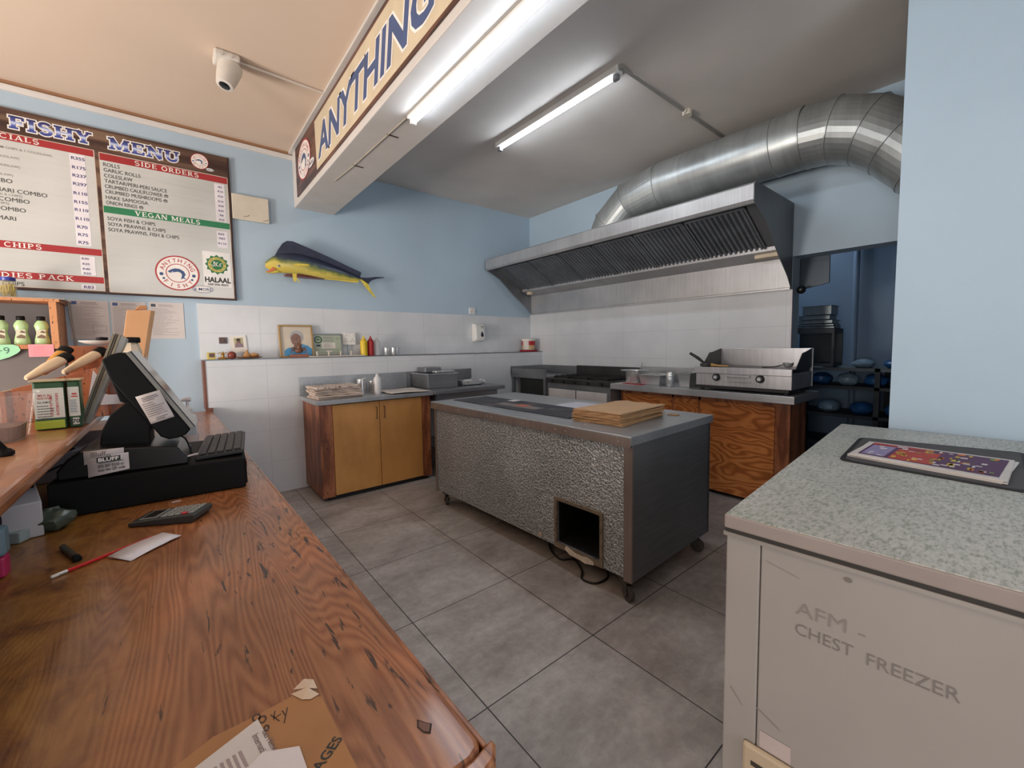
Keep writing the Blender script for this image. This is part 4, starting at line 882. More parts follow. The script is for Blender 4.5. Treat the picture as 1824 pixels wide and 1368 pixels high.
# white paper sheets
m = MB(); vs = []; n = 10
for j in range(n+1):
    for kx in range(n+1):
        u, v_ = j/n, kx/n; x = 1.57+.40*u; y = 3.815+.44*v_-.03*u
        vs.append(Vector((x, y, .9125+.003*math.sin(u*5+v_*3)+(.004 if v_ < .12 else 0))))
fs = [(j*(n+1)+kx, (j+1)*(n+1)+kx, (j+1)*(n+1)+kx+1, j*(n+1)+kx+1) for j in range(n) for kx in range(n)]
m.add(vs, fs); o = m.build('wrapping_paper', plain('white_wrapping_paper', (212, 204, 196), .7), smooth=True); s_ = o.modifiers.new('t', 'SOLIDIFY'); s_.thickness = .006; s_.offset = -1
tag(o, 'stack of plain white wrapping paper on the right end of the steel worktop', 'wrapping paper')

# corner fryer/sink unit and cooker along the right wall ----------------------------------------
t = thing('corner_sink_unit', 'small dark steel sink unit in the far corner under the ledge', 'sink unit', (3.78, 4.10, 0))
m = MB(); m.box(3.50, 4.085, 3.74, 4.425, .93, .965); m.build('top', cside, t, bevel=.004)
m = MB(); m.box(3.50, 3.515, 3.74, 4.425, .965, 1.05); m.box(3.50, 4.085, 4.41, 4.425, .965, 1.075); m.box(4.07, 4.085, 3.74, 4.425, .965, 1.075); m.build('upstand', cside, t)
for x, y in ((3.53, 3.77), (3.53, 4.40), (4.05, 3.77), (4.05, 4.40)): MB().box(x-.02, x+.02, y-.02, y+.02, 0, .93).build('leg', cside, t)
MB().box(3.58, 4.04, 3.84, 4.33, .70, .93).build('basin', plain('dark_basin', (58, 60, 58), .4, .5), t, bevel=.02)
t = thing('cooker', 'wide dark cooker with pale oven doors between the sink unit and the pots', 'cooker', (3.78, 3.2, 0))
dks = steel('dark_cooker_steel', (70, 70, 70), .4, (3, 90, 3), .03, .25)
MB().box(3.52, 4.085, 2.76, 3.73, .12, .90).build('body', cside, t, bevel=.004)
MB().box(3.50, 4.085, 2.76, 3.73, .90, .955).build('hob', dks, t, bevel=.004)
MB().box(4.05, 4.085, 2.76, 3.73, .955, 1.085).build('splashback', dks, t, bevel=.004)
pale = plain('pale_enamel', (196, 192, 190), .3)
for a, b in ((2.80, 3.235), (3.255, 3.69)):
    d = MB().box(3.505, 3.52, a, b, .20, .83).build('oven_door', pale, t, bevel=.006)
for y in (2.82, 3.67):
    for x in (3.57, 4.03): MB().cyl((x, y, 0), (x, y, .12), .02).build('foot', cside, t)
for i, y in enumerate((2.95, 3.24, 3.53)):
    m = MB()
    for j in range(5): m.box(3.58+j*.1, 3.59+j*.1, y-.12, y+.12, .958, .985)
    m.box(3.56, 4.0, y-.12, y-.108, .956, .975); m.box(3.56, 4.0, y+.108, y+.12, .956, .975); m.build('pan_support', blackm, t)
for i in range(5):
    m = MB().cyl((3.50, 2.86+i*.19, .925), (3.475, 2.86+i*.19, .925), .018); m.build('knob', blackm, t, smooth=True)

# griddle cabinet ---------------------------------------------------------------
t = thing('plywood_cabinet', 'long orange plywood cabinet with strong grain below the griddle', 'cabinet', (3.85, 1.95, 0))
m = MB(); m.box(3.685, 4.06, 1.13, 1.15, .03, .885); m.box(3.685, 4.06, 2.715, 2.735, .03, .885); m.box(4.04, 4.06, 1.13, 2.735, .03, .885); m.box(3.70, 4.04, 1.15, 2.715, .05, .07); m.build('carcass', frw, t)
for a, b in ((1.13, 1.235), (1.848, 1.872), (2.11, 2.135), (2.70, 2.735)): MB().box(3.665, 3.686, a, b, .03, .885).build('stile', frw, t, bevel=.002)
m = MB(); m.box(3.665, 3.686, 1.235, 2.70, .835, .885); m.build('top_rail', frw, t)
MB().box(3.655, 3.672, 1.235, 1.85, .035, .838).build('door', ply, t, bevel=.003)
MB().box(3.655, 3.672, 1.872, 2.11, .035, .838).build('door', ply, t, bevel=.003)
MB().box(3.655, 3.672, 2.135, 2.70, .035, .838).build('door', ply, t, bevel=.003)
MB().box(3.72, 4.04, 1.16, 2.70, 0, .03).build('plinth', blackm, t)
t = thing('steel_counter', 'long stainless steel counter top carrying the griddle and pots', 'worktop', (3.8, 1.9, .885))
MB().box(3.50, 4.086, 1.055, 2.75, .885, .945).build('top', ctop, t, bevel=.004)
MB().box(4.07, 4.086, 1.30, 2.75, .945, 1.10).build('upstand', ctop, t, bevel=.003)
# griddle
t = thing('griddle', 'stainless steel countertop griddle with two black knobs and a drip drawer', 'griddle', (3.8, 1.47, .945))
gs = steel('griddle_steel', (178, 178, 182), .30, (3, 60, 3), .02, .10)
gy0, gy1 = 1.09, 1.85
MB().box(3.56, 4.03, gy0+.004, gy1-.008, .985, 1.11).build('body', gs, t, bevel=.003)
MB().box(3.545, 3.57, gy0, gy1+.004, 1.09, 1.145).build('front_rail', gs, t, bevel=.004)
MB().box(3.57, 4.03, gy0+.01, gy1-.01, 1.11, 1.142).build('hot_plate', plain('blackened_plate', (52, 50, 50), .35, .8), t)
MB().box(4.03, 4.05, gy0, gy1, .985, 1.30).build('back_splash', gs, t, bevel=.003)
for y in (gy0+.006, gy1-.012): MB().prism([(3.66, 1.14), (4.03, 1.14), (4.03, 1.30), (3.86, 1.27), (3.80, 1.265)], 'y', y, y+.006).build('side_guard', dks, t)
for x, y in ((3.6, 1.14), (3.6, 1.80), (3.98, 1.14), (3.98, 1.8)): MB().cyl((x, y, .9455), (x, y, .986), .018).build('foot', blackm, t)
bk = plain('black_knob', (24, 24, 26), .25)
for y in (1.66, 1.313):
    kb = MB().cyl((3.56, y, 1.06), (3.535, y, 1.06), .033, .028, 24).build('knob', bk, t, bevel=.003, smooth=True)
    MB().cyl((3.535, y, 1.06), (3.525, y, 1.06), .018, .014, 18).build('knob_cap', stn, kb, smooth=True)
dr = MB().box(3.552, 3.561, 1.385, 1.565, 1.025, 1.075).build('drip_drawer', gs, t, bevel=.002)
MB().box(3.53, 3.556, 1.385, 1.565, 1.066, 1.082).build('drawer_handle', gs, dr, bevel=.003)
m = MB(); m.box(3.558, 3.5605, 1.60, 1.65, 1.116-.012, 1.122-.012); m.box(3.558, 3.5605, 1.275, 1.33, 1.104, 1.110); m.build('slot', blackm, t)
m = MB(); m.box(3.55, 4.0, gy0+.02, gy1-.02, .945+.018, .984); m.build('base_tray', blackm, t)
# tools on griddle
t = thing('griddle_scraper', 'scraper with an upright black handle on the griddle left corner', 'scraper', (3.66, 1.80, 1.146))
MB().box(3.62, 3.70, 1.775, 1.84, 1.1455, 1.172).build('scraper_head', dks, t, bevel=.004)
MB().tube([(3.66, 1.82, 1.172), (3.65, 1.87, 1.215), (3.64, 1.945, 1.262)], [.010, .014, .012], 10).build('handle', bk, t, smooth=True)
t = thing('brush', 'small wooden-handled brush lying on the griddle', 'brush', (3.64, 1.70, 1.146))
MB().tube([(3.64, 1.745, 1.16), (3.64, 1.70, 1.155), (3.65, 1.60, 1.151)], [.016, .009, .006], 10).build('handle', plain('pale_wood', (186, 142, 82), .5), t, smooth=True)
t = thing('ladle', 'round steel ladle resting at the right side of the griddle', 'ladle', (3.70, 1.18, 1.146))
MB().lathe((3.70, 1.165, 1.182), [(.001, -.036), (.022, -.030), (.036, -.01), (.038, .008), (.034, .008), (.02, -.022), (.001, -.03)], 20).build('bowl', stn, t, smooth=True)
MB().tube([(3.70, 1.19, 1.175), (3.66, 1.25, 1.156), (3.63, 1.33, 1.150)], .004, 8).build('handle', bk, t)
# pots and trays
def gn(name, lab, x0, x1, y0, y1, z, h, lip=.012, grp='steel food pans on the counter'):
    t = thing(name, lab, 'food pan', ((x0+x1)/2, (y0+y1)/2, z), grp); d = .02
    def rng_(i, zz, e): return [Vector((x0+i-e, y0+i-e, zz)), Vector((x1-i+e, y0+i-e, zz)), Vector((x1-i+e, y1-i+e, zz)), Vector((x0+i-e, y1-i+e, zz))]
    m = MB(); m.ring([rng_(d, z, 0), rng_(0, z+h, 0), rng_(0, z+h, lip), rng_(0, z+h+.003, lip), rng_(.003, z+h+.003, 0), rng_(d+.003, z+.004, 0)]); m.build('pan', stn, t, bevel=.004)
    return t
gn('food_pan', 'rectangular shiny steel food pan in the middle of the pots on the counter', 3.60, 3.88, 2.23, 2.47, .9465, .095)
gn('food_pan', 'square-sided steel pan beside the griddle', 3.62, 3.90, 1.93, 2.06, .9465, .13)
t = thing('steel_pot', 'round steel pot with a ladle and a wide rim at the left of the counter', 'pot', (3.72, 2.60, .9465))
MB().lathe((3.72, 2.60, .9465), [(.085, 0), (.09, .006), (.095, .12), (.145, .128), (.147, .133), (.092, .127), (.086, .01), (.001, .01)], 30).build('body', stn, t, smooth=True)
o = MB().tube([(3.70, 2.58, .965), (3.76, 2.56, 1.08), (3.80, 2.56, 1.15), (3.80, 2.55, 1.155)], [.012, .004, .004, .004], 8).build('serving_spoon', stn, smooth=True); tag(o, 'steel spoon standing upright in the round pot', 'spoon')
t = thing('steel_cup', 'tall narrow steel cup in front of the pans on the counter', 'cup', (3.60, 2.12, .9465))
MB().lathe((3.60, 2.12, .9465), [(.034, 0), (.036, .004), (.036, .115), (.033, .125), (.033, .135), (.001, .136)], 22).build('body', stn, t, smooth=True); MB().lathe((3.60, 2.12, .9465), [(.0365, .09), (.039, .095), (.0365, .10)], 22).build('rim', stn, t, smooth=True)
tag(MB().box(3.53, 3.62, 2.40, 2.62, .9458, .950).build('red_cloth', plain('cloth_red', (176, 60, 60), .8, var=.3, vscale=40)), 'small red and white cloth under the round pot on the counter edge', 'cloth')
tag(MB().box(3.52, 3.75, 2.50, 2.73, .9452, .9456).build('paper_sheet', plain('white_wrapping_paper', (212, 204, 196), .7)), 'white paper sheet under the round pot', 'paper')

# ISLAND ---------------------------------------------------------------------------
MI = Matrix.Translation((1.725, 1.225, 0)) @ Matrix.Rotation(R(2.0), 4, 'Z')
def IL(x, y, z): return MI @ Vector((x, y, z))
t = thing('steel_island', 'wheeled stainless steel island unit with an embossed front panel', 'island unit', (2.2, 2.2, 0))
Wi, Li = .90, 1.93
k = N('embossed_steel'); v = k.coord((1, 1, 1)); n1 = k.n('ShaderNodeTexVoronoi', Scale=85, _feature='F1'); n0 = k.n('ShaderNodeTexNoise', Scale=40, Detail=2)
k.l(v, n0.inputs['Vector']); vv = k.mix(.02, v, n0.outputs['Color'], 'ADD'); k.l(vv, n1.inputs['Vector'])
n2 = k.n('ShaderNodeTexNoise', Scale=2.2, Detail=5); k.l(v, n2.inputs['Vector'])
base = k.ramp(n2.outputs['Fac'], [(.3, srgb((142, 147, 150))), (.7, srgb((168, 173, 176)))])
k.col(k.mix(.75, base, k.ramp(n1.outputs['Distance'], [(.15, (.22, .22, .22, 1)), (.7, (.95, .95, .95, 1))]), 'OVERLAY'))  # sparkle of the embossing painted into the base colour as light-dark contrast
k.b.inputs['Metallic'].default_value = .6; k.b.inputs['Roughness'].default_value = .34; k.bump(n1.outputs['Distance'], 1.0, .008); emb = k.m
isl = steel('island_grey_steel', (118, 120, 124), .42, (3, 3, 60), .03, .10)
trimm = steel('island_trim_steel', (150, 138, 132), .35, (3, 60, 3), .02, .12)
hy0, hy1, hz0, hz1 = .20, .52, .165, .425      # hatch opening (local y, z)
m = MB(MI)
for a in ((.045, Li-.02, hz1, .825), (.045, hy0, .135, hz1), (hy1, Li-.02, .135, hz1), (hy0, hy1, .135, hz0)): m.box(.016, .022, a[0], a[1], a[2], a[3])
m.build('front_panel', emb, t)
m = MB(MI); m.box(.022, .03, .05, hy0-.0, .13, .83); m.box(.022, .03, hy1, Li-.03, .13, .83); m.box(.022, .03, hy0, hy1, hz1, .83); m.box(.022, .03, hy0, hy1, .13, hz0)
m.box(.03, Wi-.02, .03, Li-.03, .125, .14); m.build('inner_frame', isl, t)
m = MB(MI); m.box(.022, Wi-.005, .0, .025, .125, .845); m.build('end_panel', isl, t)
m = MB(MI); m.box(.022, Wi-.005, Li-.025, Li, .125, .845); m.build('end_panel', isl, t)
m = MB(MI); m.box(Wi-.03, Wi-.01, .0, Li, .125, .845); m.build('back_panel', isl, t)
m = MB(MI); m.box(.008, .022, -.002, .047, .125, .845); m.build('corner_strip', trimm, t)
m = MB(MI); m.box(.008, .022, Li-.022, Li+.002, .125, .845); m.build('corner_strip', trimm, t)
m = MB(MI); m.box(-.018, Wi+.01, -.012, Li+.012, .845, .893); m.build('top', steel('island_top_steel', (166, 170, 174), .30, (60, 3, 60), .02, .12), t, bevel=.004)
m = MB(MI); m.box(-.0205, -.0175, -.010, Li+.010, .836, .884); m.build('front_edge', trimm, t)
m = MB(MI)
for y in (.06, .42, .50, .78, 1.10, 1.15, 1.52, 1.86): m.cyl((-.0203, y, .862), (-.024, y, .862), .004, seg=8)
m.build('screw_row', plain('bright_screw', (220, 218, 210), .3, .8), t)
m = MB(MI)
for a in ((hy0-.02, hy1+.02, hz1, hz1+.018), (hy0-.02, hy1+.02, hz0-.03, hz0), (hy0-.02, hy0, hz0, hz1), (hy1, hy1+.02, hz0, hz1)): m.box(.006, .018, *a)
m.build('hatch_frame', plain('rusty_frame', (126, 114, 98), .5, .3, var=.3, vscale=30), t)
m = MB(MI); m.box(.03, .36, hy0-.01, hy0, hz0-.01, hz1+.01); m.box(.03, .36, hy1, hy1+.01, hz0-.01, hz1+.01); m.box(.03, .36, hy0, hy1, hz1, hz1+.01); m.box(.03, .36, hy0, hy1, hz0-.012, hz0); m.box(.35, .36, hy0, hy1, hz0, hz1)
m.build('hatch_recess', plain('dark_recess', (44, 44, 44), .5, .5, var=.4, vscale=14), t)
m = MB(MI); m.prism([(.235, .134), (.30, .120), (.33, .126), (.41, .128), (.45, .150), (.44, .172), (.40, .160), (.385, .152), (.33, .150), (.29, .158), (.24, .150)], 'x', .0005, .0055); m.build('tape_remnant', plain('peeling_tape', (206, 194, 178), .7, var=.2, vscale=50), t)
m = MB(MI); m.lathe((.010, .66, .165), [(.001, 0), (.014, .002), (.014, .006), (.001, .010)], 14, T=Matrix.Rotation(R(-90), 4, 'Y')); m.build('drain_cap', plain('beige_cap', (196, 172, 150), .5), t, smooth=True)
m = MB(MI); m.box(Wi-.008, Wi+.006, .01, .06, .80, .845); m.box(Wi-.008, Wi+.012, .02, .045, .35, .80); m.build('back_handle', isl, t)
m = MB(MI); m.cyl((Wi+.008, .01, .36), (Wi+.008, .055, .36), .012); m.build('back_hinge', blackm, t)
def castor(x, y, ang):
    p = IL(x, y, 0); c = Matrix.Translation((p.x, p.y, 0)) @ Matrix.Rotation(R(ang), 4, 'Z')
    f = MB(c); f.box(-.032, .032, -.032, .032, .112, .124); f.prism([(-.03, .112), (.03, .112), (.045, .05), (.03, .035), (.01, .045)], 'y', -.020, -.016); f.prism([(-.03, .112), (.03, .112), (.045, .05), (.03, .035), (.01, .045)], 'y', .016, .020)
    fo = f.build('castor', plain('castor_steel', (96, 92, 88), .45, .7), t)
    w_ = MB(c); w_.cyl((.03, -.013, .042), (.03, .013, .042), .042, seg=28); w_.build('wheel', plain('castor_rubber', (70, 66, 64), .6), fo, bevel=.004, smooth=True)
    h_ = MB(c); h_.cyl((.03, -.024, .042), (.03, .024, .042), .014, seg=14); h_.build('hub', plain('castor_steel', (96, 92, 88), .45, .7), fo)
for x, y, a in ((.06, .07, -110), (.06, Li-.08, 60), (Wi-.08, .07, -80), (Wi-.08, Li-.08, 100)): castor(x, y, a)
cab = MB().tube(curve_pts([(2.0, 2.2, .12), (1.93, 2.05, .03), (1.84, 1.93, .008), (1.80, 1.80, .006), (1.86, 1.74, .006), (1.80, 1.62, .006), (1.735, 1.56, .006), (1.76, 1.48, .006), (1.87, 1.48, .006), (1.96, 1.60, .01), (1.98, 1.75, .12)]), .006, 8).build('power_cable', plain('black_rubber', (24, 22, 22), .5), smooth=True)
tag(cab, 'black power cable looping on the floor under the steel island', 'cable')
# mats, papers, paper bags on the island
ZT = .8935
k = N('printed_mat'); n1 = k.n('ShaderNodeTexNoise', Scale=5, Detail=5); k.l(k.coord(), n1.inputs['Vector']); k.col(k.ramp(n1.outputs['Fac'], [(.35, srgb((40, 42, 52))), (.55, srgb((58, 58, 64))), (.68, srgb((112, 104, 100)))])); k.b.inputs['Roughness'].default_value = .6
t = thing('bar_mat', 'long dark printed rubber mat lying on the steel island top', 'mat', (2.0, 2.5, ZT))
m = MB(MI); m.box(.155, .50, .55, 1.86, ZT, ZT+.005); m.build('mat', k.m, t, bevel=.002)
m = MB(MI); m.box(.24, .34, .95, 1.40, ZT+.0052, ZT+.0056); m.build('grey_print', plain('mat_grey', (120, 112, 110), .6, var=.2, vscale=15), t)
m = MB(MI); m.box(.28, .36, 1.10, 1.22, ZT+.0058, ZT+.0062); m.build('orange_print', plain('mat_orange', (168, 92, 66), .6), t)
tag(MB(MI).box(.42, .50, 1.38, 1.46, ZT+.0056, ZT+.007).build('paper_slip', plain('slip_white', (216, 214, 212), .6)), 'little white paper slip at the far side of the dark mat', 'paper')
tag(MB(MI).box(.50, .78, .55, 1.02, ZT+.0005, ZT+.0035).build('white_paper', plain('pale_paper', (196, 196, 206), .6), bevel=.001), 'white paper sheet behind the pile of brown paper bags on the island', 'paper')
kraft = plain('kraft_paper', (178, 138, 98), .7, var=.10, vscale=12)
kr2 = plain('kraft_paper_top', (188, 152, 116), .7, var=.06, vscale=8)
rr = random.Random(11); z = ZT+.001
for i in range(14):
    h = .0040; m = MB(MI @ Matrix.Translation((.395+rr.uniform(-.008, .008), .345+rr.uniform(-.010, .010), z)) @ Matrix.Rotation(R(90+3+rr.uniform(-2.5, 2.5)), 4, 'Z'))
    n = 10; W_, D_ = .335, .50; vs = []; am = .0012 if i < 13 else .003
    m2 = []
    for s_ in (0, 1):
        for j in range(n+1):
            for kx in (0, 1):
                vs.append(Vector((-W_/2+W_*j/n, (-D_/2+D_*kx)*(1+.01*math.sin(j+i*2)), (h if s_ else 0)+am*math.sin(j*1.7+i+kx)*s_)))
    q_ = 2*(n+1); fs = []
    for j in range(n):
        a = 2*j; fs += [(a, a+1, a+3, a+2), (a+q_, a+2+q_, a+3+q_, a+1+q_), (a, a+2, a+2+q_, a+q_), (a+1, a+1+q_, a+3+q_, a+3)]
    fs += [(0, q_, q_+1, 1), (2*n, 2*n+1, 2*n+1+q_, 2*n+q_)]
    m.add(vs, fs); o = m.build('paper_bag', kr2 if i == 13 else kraft)
    tag(o, 'flat brown paper bag, topmost of the pile on the island' if i == 13 else ('flat brown paper bag, lowest of the pile on the island' if i == 0 else 'flat brown paper bag inside the pile on the steel island'), 'paper bag', 'paper bags piled on the island'); z += h+.0012
tag(MB(MI).box(.70, .745, .13, .19, ZT+.001, ZT+.006).build('paper_scrap', kraft), 'small scrap of brown paper at the far end of the bag pile', 'paper')

# CHEST FREEZER -----------------------------------------------------------------------
MF = Matrix.Translation((1.098, .485, 0)) @ Matrix.Rotation(R(4.4), 4, 'Z')
t = thing('chest_freezer', 'off-white chest freezer with a speckled grey lid in the right foreground', 'freezer', (1.9, .2, 0))
body = plain('freezer_enamel', (166, 161, 158), .45, var=.05, vscale=2.5)
m = MB(MF); m.box(.012, 1.69, -.085, -.003, .05, .842); m.build('corner_panel', body, t, bevel=.004)
m = MB(MF); m.box(.012, 1.69, -.76, -.087, .05, .842); m.build('body', body, t, bevel=.003)
m = MB(MF); m.box(.03, 1.65, -.74, -.03, 0.0, .05); m.build('base', blackm, t)
k = N('speckled_lid'); v = k.coord(); n1 = k.n('ShaderNodeTexNoise', Scale=55, Detail=5, Roughness=.65); mp = k.coord((1, 2.4, 1)); k.l(mp, n1.inputs['Vector']); n2 = k.n('ShaderNodeTexNoise', Scale=3.0, Detail=4); k.l(v, n2.inputs['Vector'])
sp = k.ramp(n1.outputs['Fac'], [(.38, srgb((142, 148, 138))), (.47, srgb((176, 178, 172))), (.60, srgb((194, 194, 190)))])
k.col(k.mix(.3, sp, k.ramp(n2.outputs['Fac'], [(.35, (.38, .40, .37, 1)), (.65, (.66, .65, .64, 1))]), 'OVERLAY')); k.b.inputs['Roughness'].default_value = .48; lidm = k.m
m = MB(MF); m.box(.0, 1.70, -.775, .0, .862, .898); l_ = m.build('lid', plain('lid_band', (154, 144, 140), .45), t, bevel=.004)
m = MB(MF); m.box(.004, 1.696, -.771, -.004, .898, .9003); m.build('lid_surface', lidm, l_)
m = MB(MF); m.box(.004, 1.69, -.77, -.002, .852, .862); m.build('gasket', plain('dark_gasket', (48, 46, 44), .6), t)
m = MB(MF); m.box(.000, 1.70, -.775, .001, .842, .852); m.build('rim_strip', plain('rim_grey', (164, 160, 156), .35, .3), t)
TF = MF @ TM((.0115, 0, 0), (0, -1, 0), (0, 0, 1))
ink = plain('faded_marker', (144, 138, 135), .6); ink2 = plain('marker_grey', (128, 123, 121), .6)
m = MB(); m.text('AFM -', .046, up_by(TF, .0006) @ Matrix.Translation((.165, .695, 0)) @ Matrix.Rotation(R(-1), 4, 'Z'), 'l', sx=1.15); m.build('faded_writing', ink, t)
m = MB(); m.text('CHEST', .040, up_by(TF, .0006) @ Matrix.Translation((.165, .645, 0)) @ Matrix.Rotation(R(-1), 4, 'Z'), 'l', sx=.95); m.build('handwriting', ink2, t); m = MB(); m.text('FREEZER', .040, up_by(TF, .0006) @ Matrix.Translation((.30, .640, 0)), 'l', sx=.95); m.build('handwriting', ink2, t)
m = MB(); disc(m, up_by(TF, .001), .262, .818, .008, .006, 14); m.build('plug', plain('plug_grey', (120, 116, 110), .5), t)
# vent at the lower left of the front
m = MB(MF); m.box(-.004, .012, -.19, -.058, .10, .300); g_ = m.build('vent_panel', plain('vent_beige', (196, 178, 152), .5), t, bevel=.012)
m = MB(MF)
for i in range(6): m.box(-.0055, -.003, -.17, -.08, .12+i*.026, .132+i*.026)
m.build('vent_slots', plain('vent_dark', (60, 54, 48), .6), g_)
m = MB(); rect(m, up_by(TF, .0008), .095, .165, .30, .345); m.build('faded_sticker', plain('faded_sticker', (196, 182, 180), .6), t)
m = MB(); m.add([up_by(TF, .0007) @ Vector(p) for p in ((.02, .42, 0), (.05, .385, 0), (.052, .387, 0), (.022, .423, 0))], [(0, 1, 2, 3)]); m.add([up_by(TF, .0007) @ Vector(p) for p in ((.10, .80, 0), (.17, .783, 0), (.17, .785, 0), (.10, .802, 0))], [(0, 1, 2, 3)]); m.add([up_by(TF, .0007) @ Vector(p) for p in ((.085, .40, 0), (.14, .372, 0), (.14, .376, 0), (.085, .404, 0))], [(0, 1, 2, 3)]); m.build('scratches', plain('scratch_grey', (150, 144, 140), .7), t)
# mat + newspaper on the freezer
ang = 0
mt = [(1.917, .419), (2.441, .461), (2.563, .030), (2.50, -.10), (1.910, -.035)]
def rounded(poly, r_=.04, n=5):
    out = []
    L_ = len(poly)
    for i, p in enumerate(poly):
        p = Vector(p); a = Vector(poly[i-1]); b = Vector(poly[(i+1) % L_]); d1 = (a-p).normalized()*r_; d2 = (b-p).normalized()*r_
        for j in range(n+1):
            u = j/n; out.append(tuple((p+d1)*(1-u)**2+2*p*u*(1-u)+(p+d2)*u**2))
    return out
mt4 = [(1.915, .425), (2.43, .462), (2.545, -.03), (1.885, -.045)]
t = thing('desk_mat', 'dark grey mat with a black stitched edge on the freezer lid', 'mat', (2.2, .2, .901))
MB().prism(rounded(mt4), 'z', .9008, .9045).build('edge', plain('mat_edge_black', (22, 20, 24), .7), t)
inner = [(1.930, .410), (2.415, .446), (2.525, -.018), (1.900, -.032)]
MB().prism(rounded(inner), 'z', .9045, .9055).build('felt', plain('mat_grey_felt', (78, 76, 78), .8, var=.12, vscale=30), t)
NP = [(1.99, .408), (2.29, .402), (2.285, -.01), (1.93, .012)]
t = thing('shop_leaflet', 'folded colourful newspaper leaflet on the dark mat on the freezer', 'newspaper', (2.12, .2, .906))
mwp = plain('leaflet_white', (214, 208, 204), .6)
for i in range(4): MB().prism([(a+.006*math.sin(i*2+j), b+.006*math.cos(i*3+j*2)) for j, (a, b) in enumerate(NP)], 'z', .9058+i*.003, .9082+i*.003).build('page', mwp, t)
zz = .9176
def LP(u, v_):   # u along -y (0..1), v across x
    a = Vector(NP[0]).lerp(Vector(NP[3]), u); b = Vector(NP[1]).lerp(Vector(NP[2]), u); c_ = a.lerp(b, v_); return Vector((c_.x, c_.y, zz+.001*0))
def patch(m, u0, u1, v0, v1, dz=0): m.add([LP(u0, v0)+Vector((0, 0, dz)), LP(u1, v0)+Vector((0, 0, dz)), LP(u1, v1)+Vector((0, 0, dz)), LP(u0, v1)+Vector((0, 0, dz))], [(0, 1, 2, 3)])
for nm, c, lst in (('purple_print', (84, 40, 84), [(.05, .96, .10, .95)]), ('lilac_print', (146, 136, 176), [(.07, .24, .14, .80)]), ('red_print', (176, 52, 40), [(.27, .56, .12, .78), (.05, .5, .82, .94)])):
    m = MB(); [patch(m, *a, dz=.0004+.0003*(nm != 'purple_print')) for a in lst]; m.build(nm, plain('leaf_'+nm, c, .6, var=.15, vscale=40), t)
rr = random.Random(9)
for nm, c, cnt in (('yellow_print', (206, 176, 60), 22), ('white_boxes', (214, 206, 206), 26), ('orange_print', (208, 112, 50), 14), ('green_print', (120, 148, 60), 8)):
    m = MB()
    for i in range(cnt):
        u = rr.uniform(.10 if nm == 'white_boxes' else .27, .92); v_ = rr.uniform(.13, .86); patch(m, u, u+rr.uniform(.015, .05), v_, v_+rr.uniform(.03, .10), dz=.0010+.0002*len(nm)/10)
    m.build(nm, plain('leaf_'+nm, c, .6), t)

# STOREROOM seen through the opening ------------------------------------------------
o = thing('hanging_panel', 'dark grey sheet panel hanging in the storeroom doorway beside the hood', 'panel', (4.31, 1.2, 1.78))
MB().prism([(1.335, 1.80), (1.335, 2.10), (1.068, 2.088), (1.068, 1.852)], 'x', 4.30, 4.325).build('sheet', plain('dark_sheet', (62, 72, 82), .4, .4), o)
MB().tube([(4.295, 1.32, 2.09), (4.295, 1.316, 1.86)], .008, 8).build('rod', blackm, o)
tag(MB().ball((4.18, 1.235, 1.80), .036, seg=18).build('black_ball_knob', bk, smooth=True), 'round black knob hanging below the hood end', 'knob')
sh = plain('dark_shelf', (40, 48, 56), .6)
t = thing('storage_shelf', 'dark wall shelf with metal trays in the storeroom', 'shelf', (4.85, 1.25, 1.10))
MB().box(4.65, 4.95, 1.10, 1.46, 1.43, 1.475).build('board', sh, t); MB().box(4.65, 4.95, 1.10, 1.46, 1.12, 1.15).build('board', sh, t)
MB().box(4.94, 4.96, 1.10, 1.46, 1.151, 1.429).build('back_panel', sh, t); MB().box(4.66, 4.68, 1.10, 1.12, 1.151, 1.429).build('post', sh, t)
for i, (a, b, z0, z1) in enumerate(((1.115, 1.43, 1.478, 1.495), (1.12, 1.41, 1.500, 1.518), (1.13, 1.40, 1.523, 1.556), (1.15, 1.40, 1.560, 1.60), (1.14, 1.37, 1.605, 1.69))):
    m = MB(); m.box(4.70, 4.92, a, b, z0, z1-.004); m.box(4.69, 4.93, a-.01, b+.01, z1-.005, z1); o = m.build('stacked_tray', steel('tray_dark_steel', (110, 118, 124), .25, (3, 60, 3), .02, .1), bevel=.004)
    tag(o, 'steel tray on the storeroom shelf, %s' % ['lowest of the stack', 'second from the bottom', 'middle of the stack', 'second from the top', 'deep top one of the stack'][i], 'tray', 'steel trays on the storeroom shelf')
t = thing('storeroom_rack', 'long dark rack in the storeroom loaded with blue bags', 'rack', (5.3, .9, 0))
for z in (.30, .60, .88, 1.06): MB().box(5.05, 5.55, .1, 2.2, z, z+.03).build('shelf_board', plain('rack_board', (88, 98, 104), .6) if z > 1 else sh, t)
for y in (.12, .85, 1.55, 2.18):
    for x in (5.07, 5.53): MB().box(x-.02, x+.02, y-.02, y+.02, 0, 1.09).build('post', sh, t)
bb = plain('blue_bag', (42, 92, 150), .35, var=.35, vscale=14); bw_ = plain('pale_blue_bag', (132, 158, 178), .35, var=.3, vscale=14)
rr = random.Random(21)
spots = [(y, 1.09, 'top') for y in (.28, .50, .74, .98, 1.25)]+[(y, .91, 'second') for y in (.25, .45, .66, .88, 1.1, 1.32)]+[(y, .63, 'third') for y in (.24, .48, .72, .98, 1.25)]
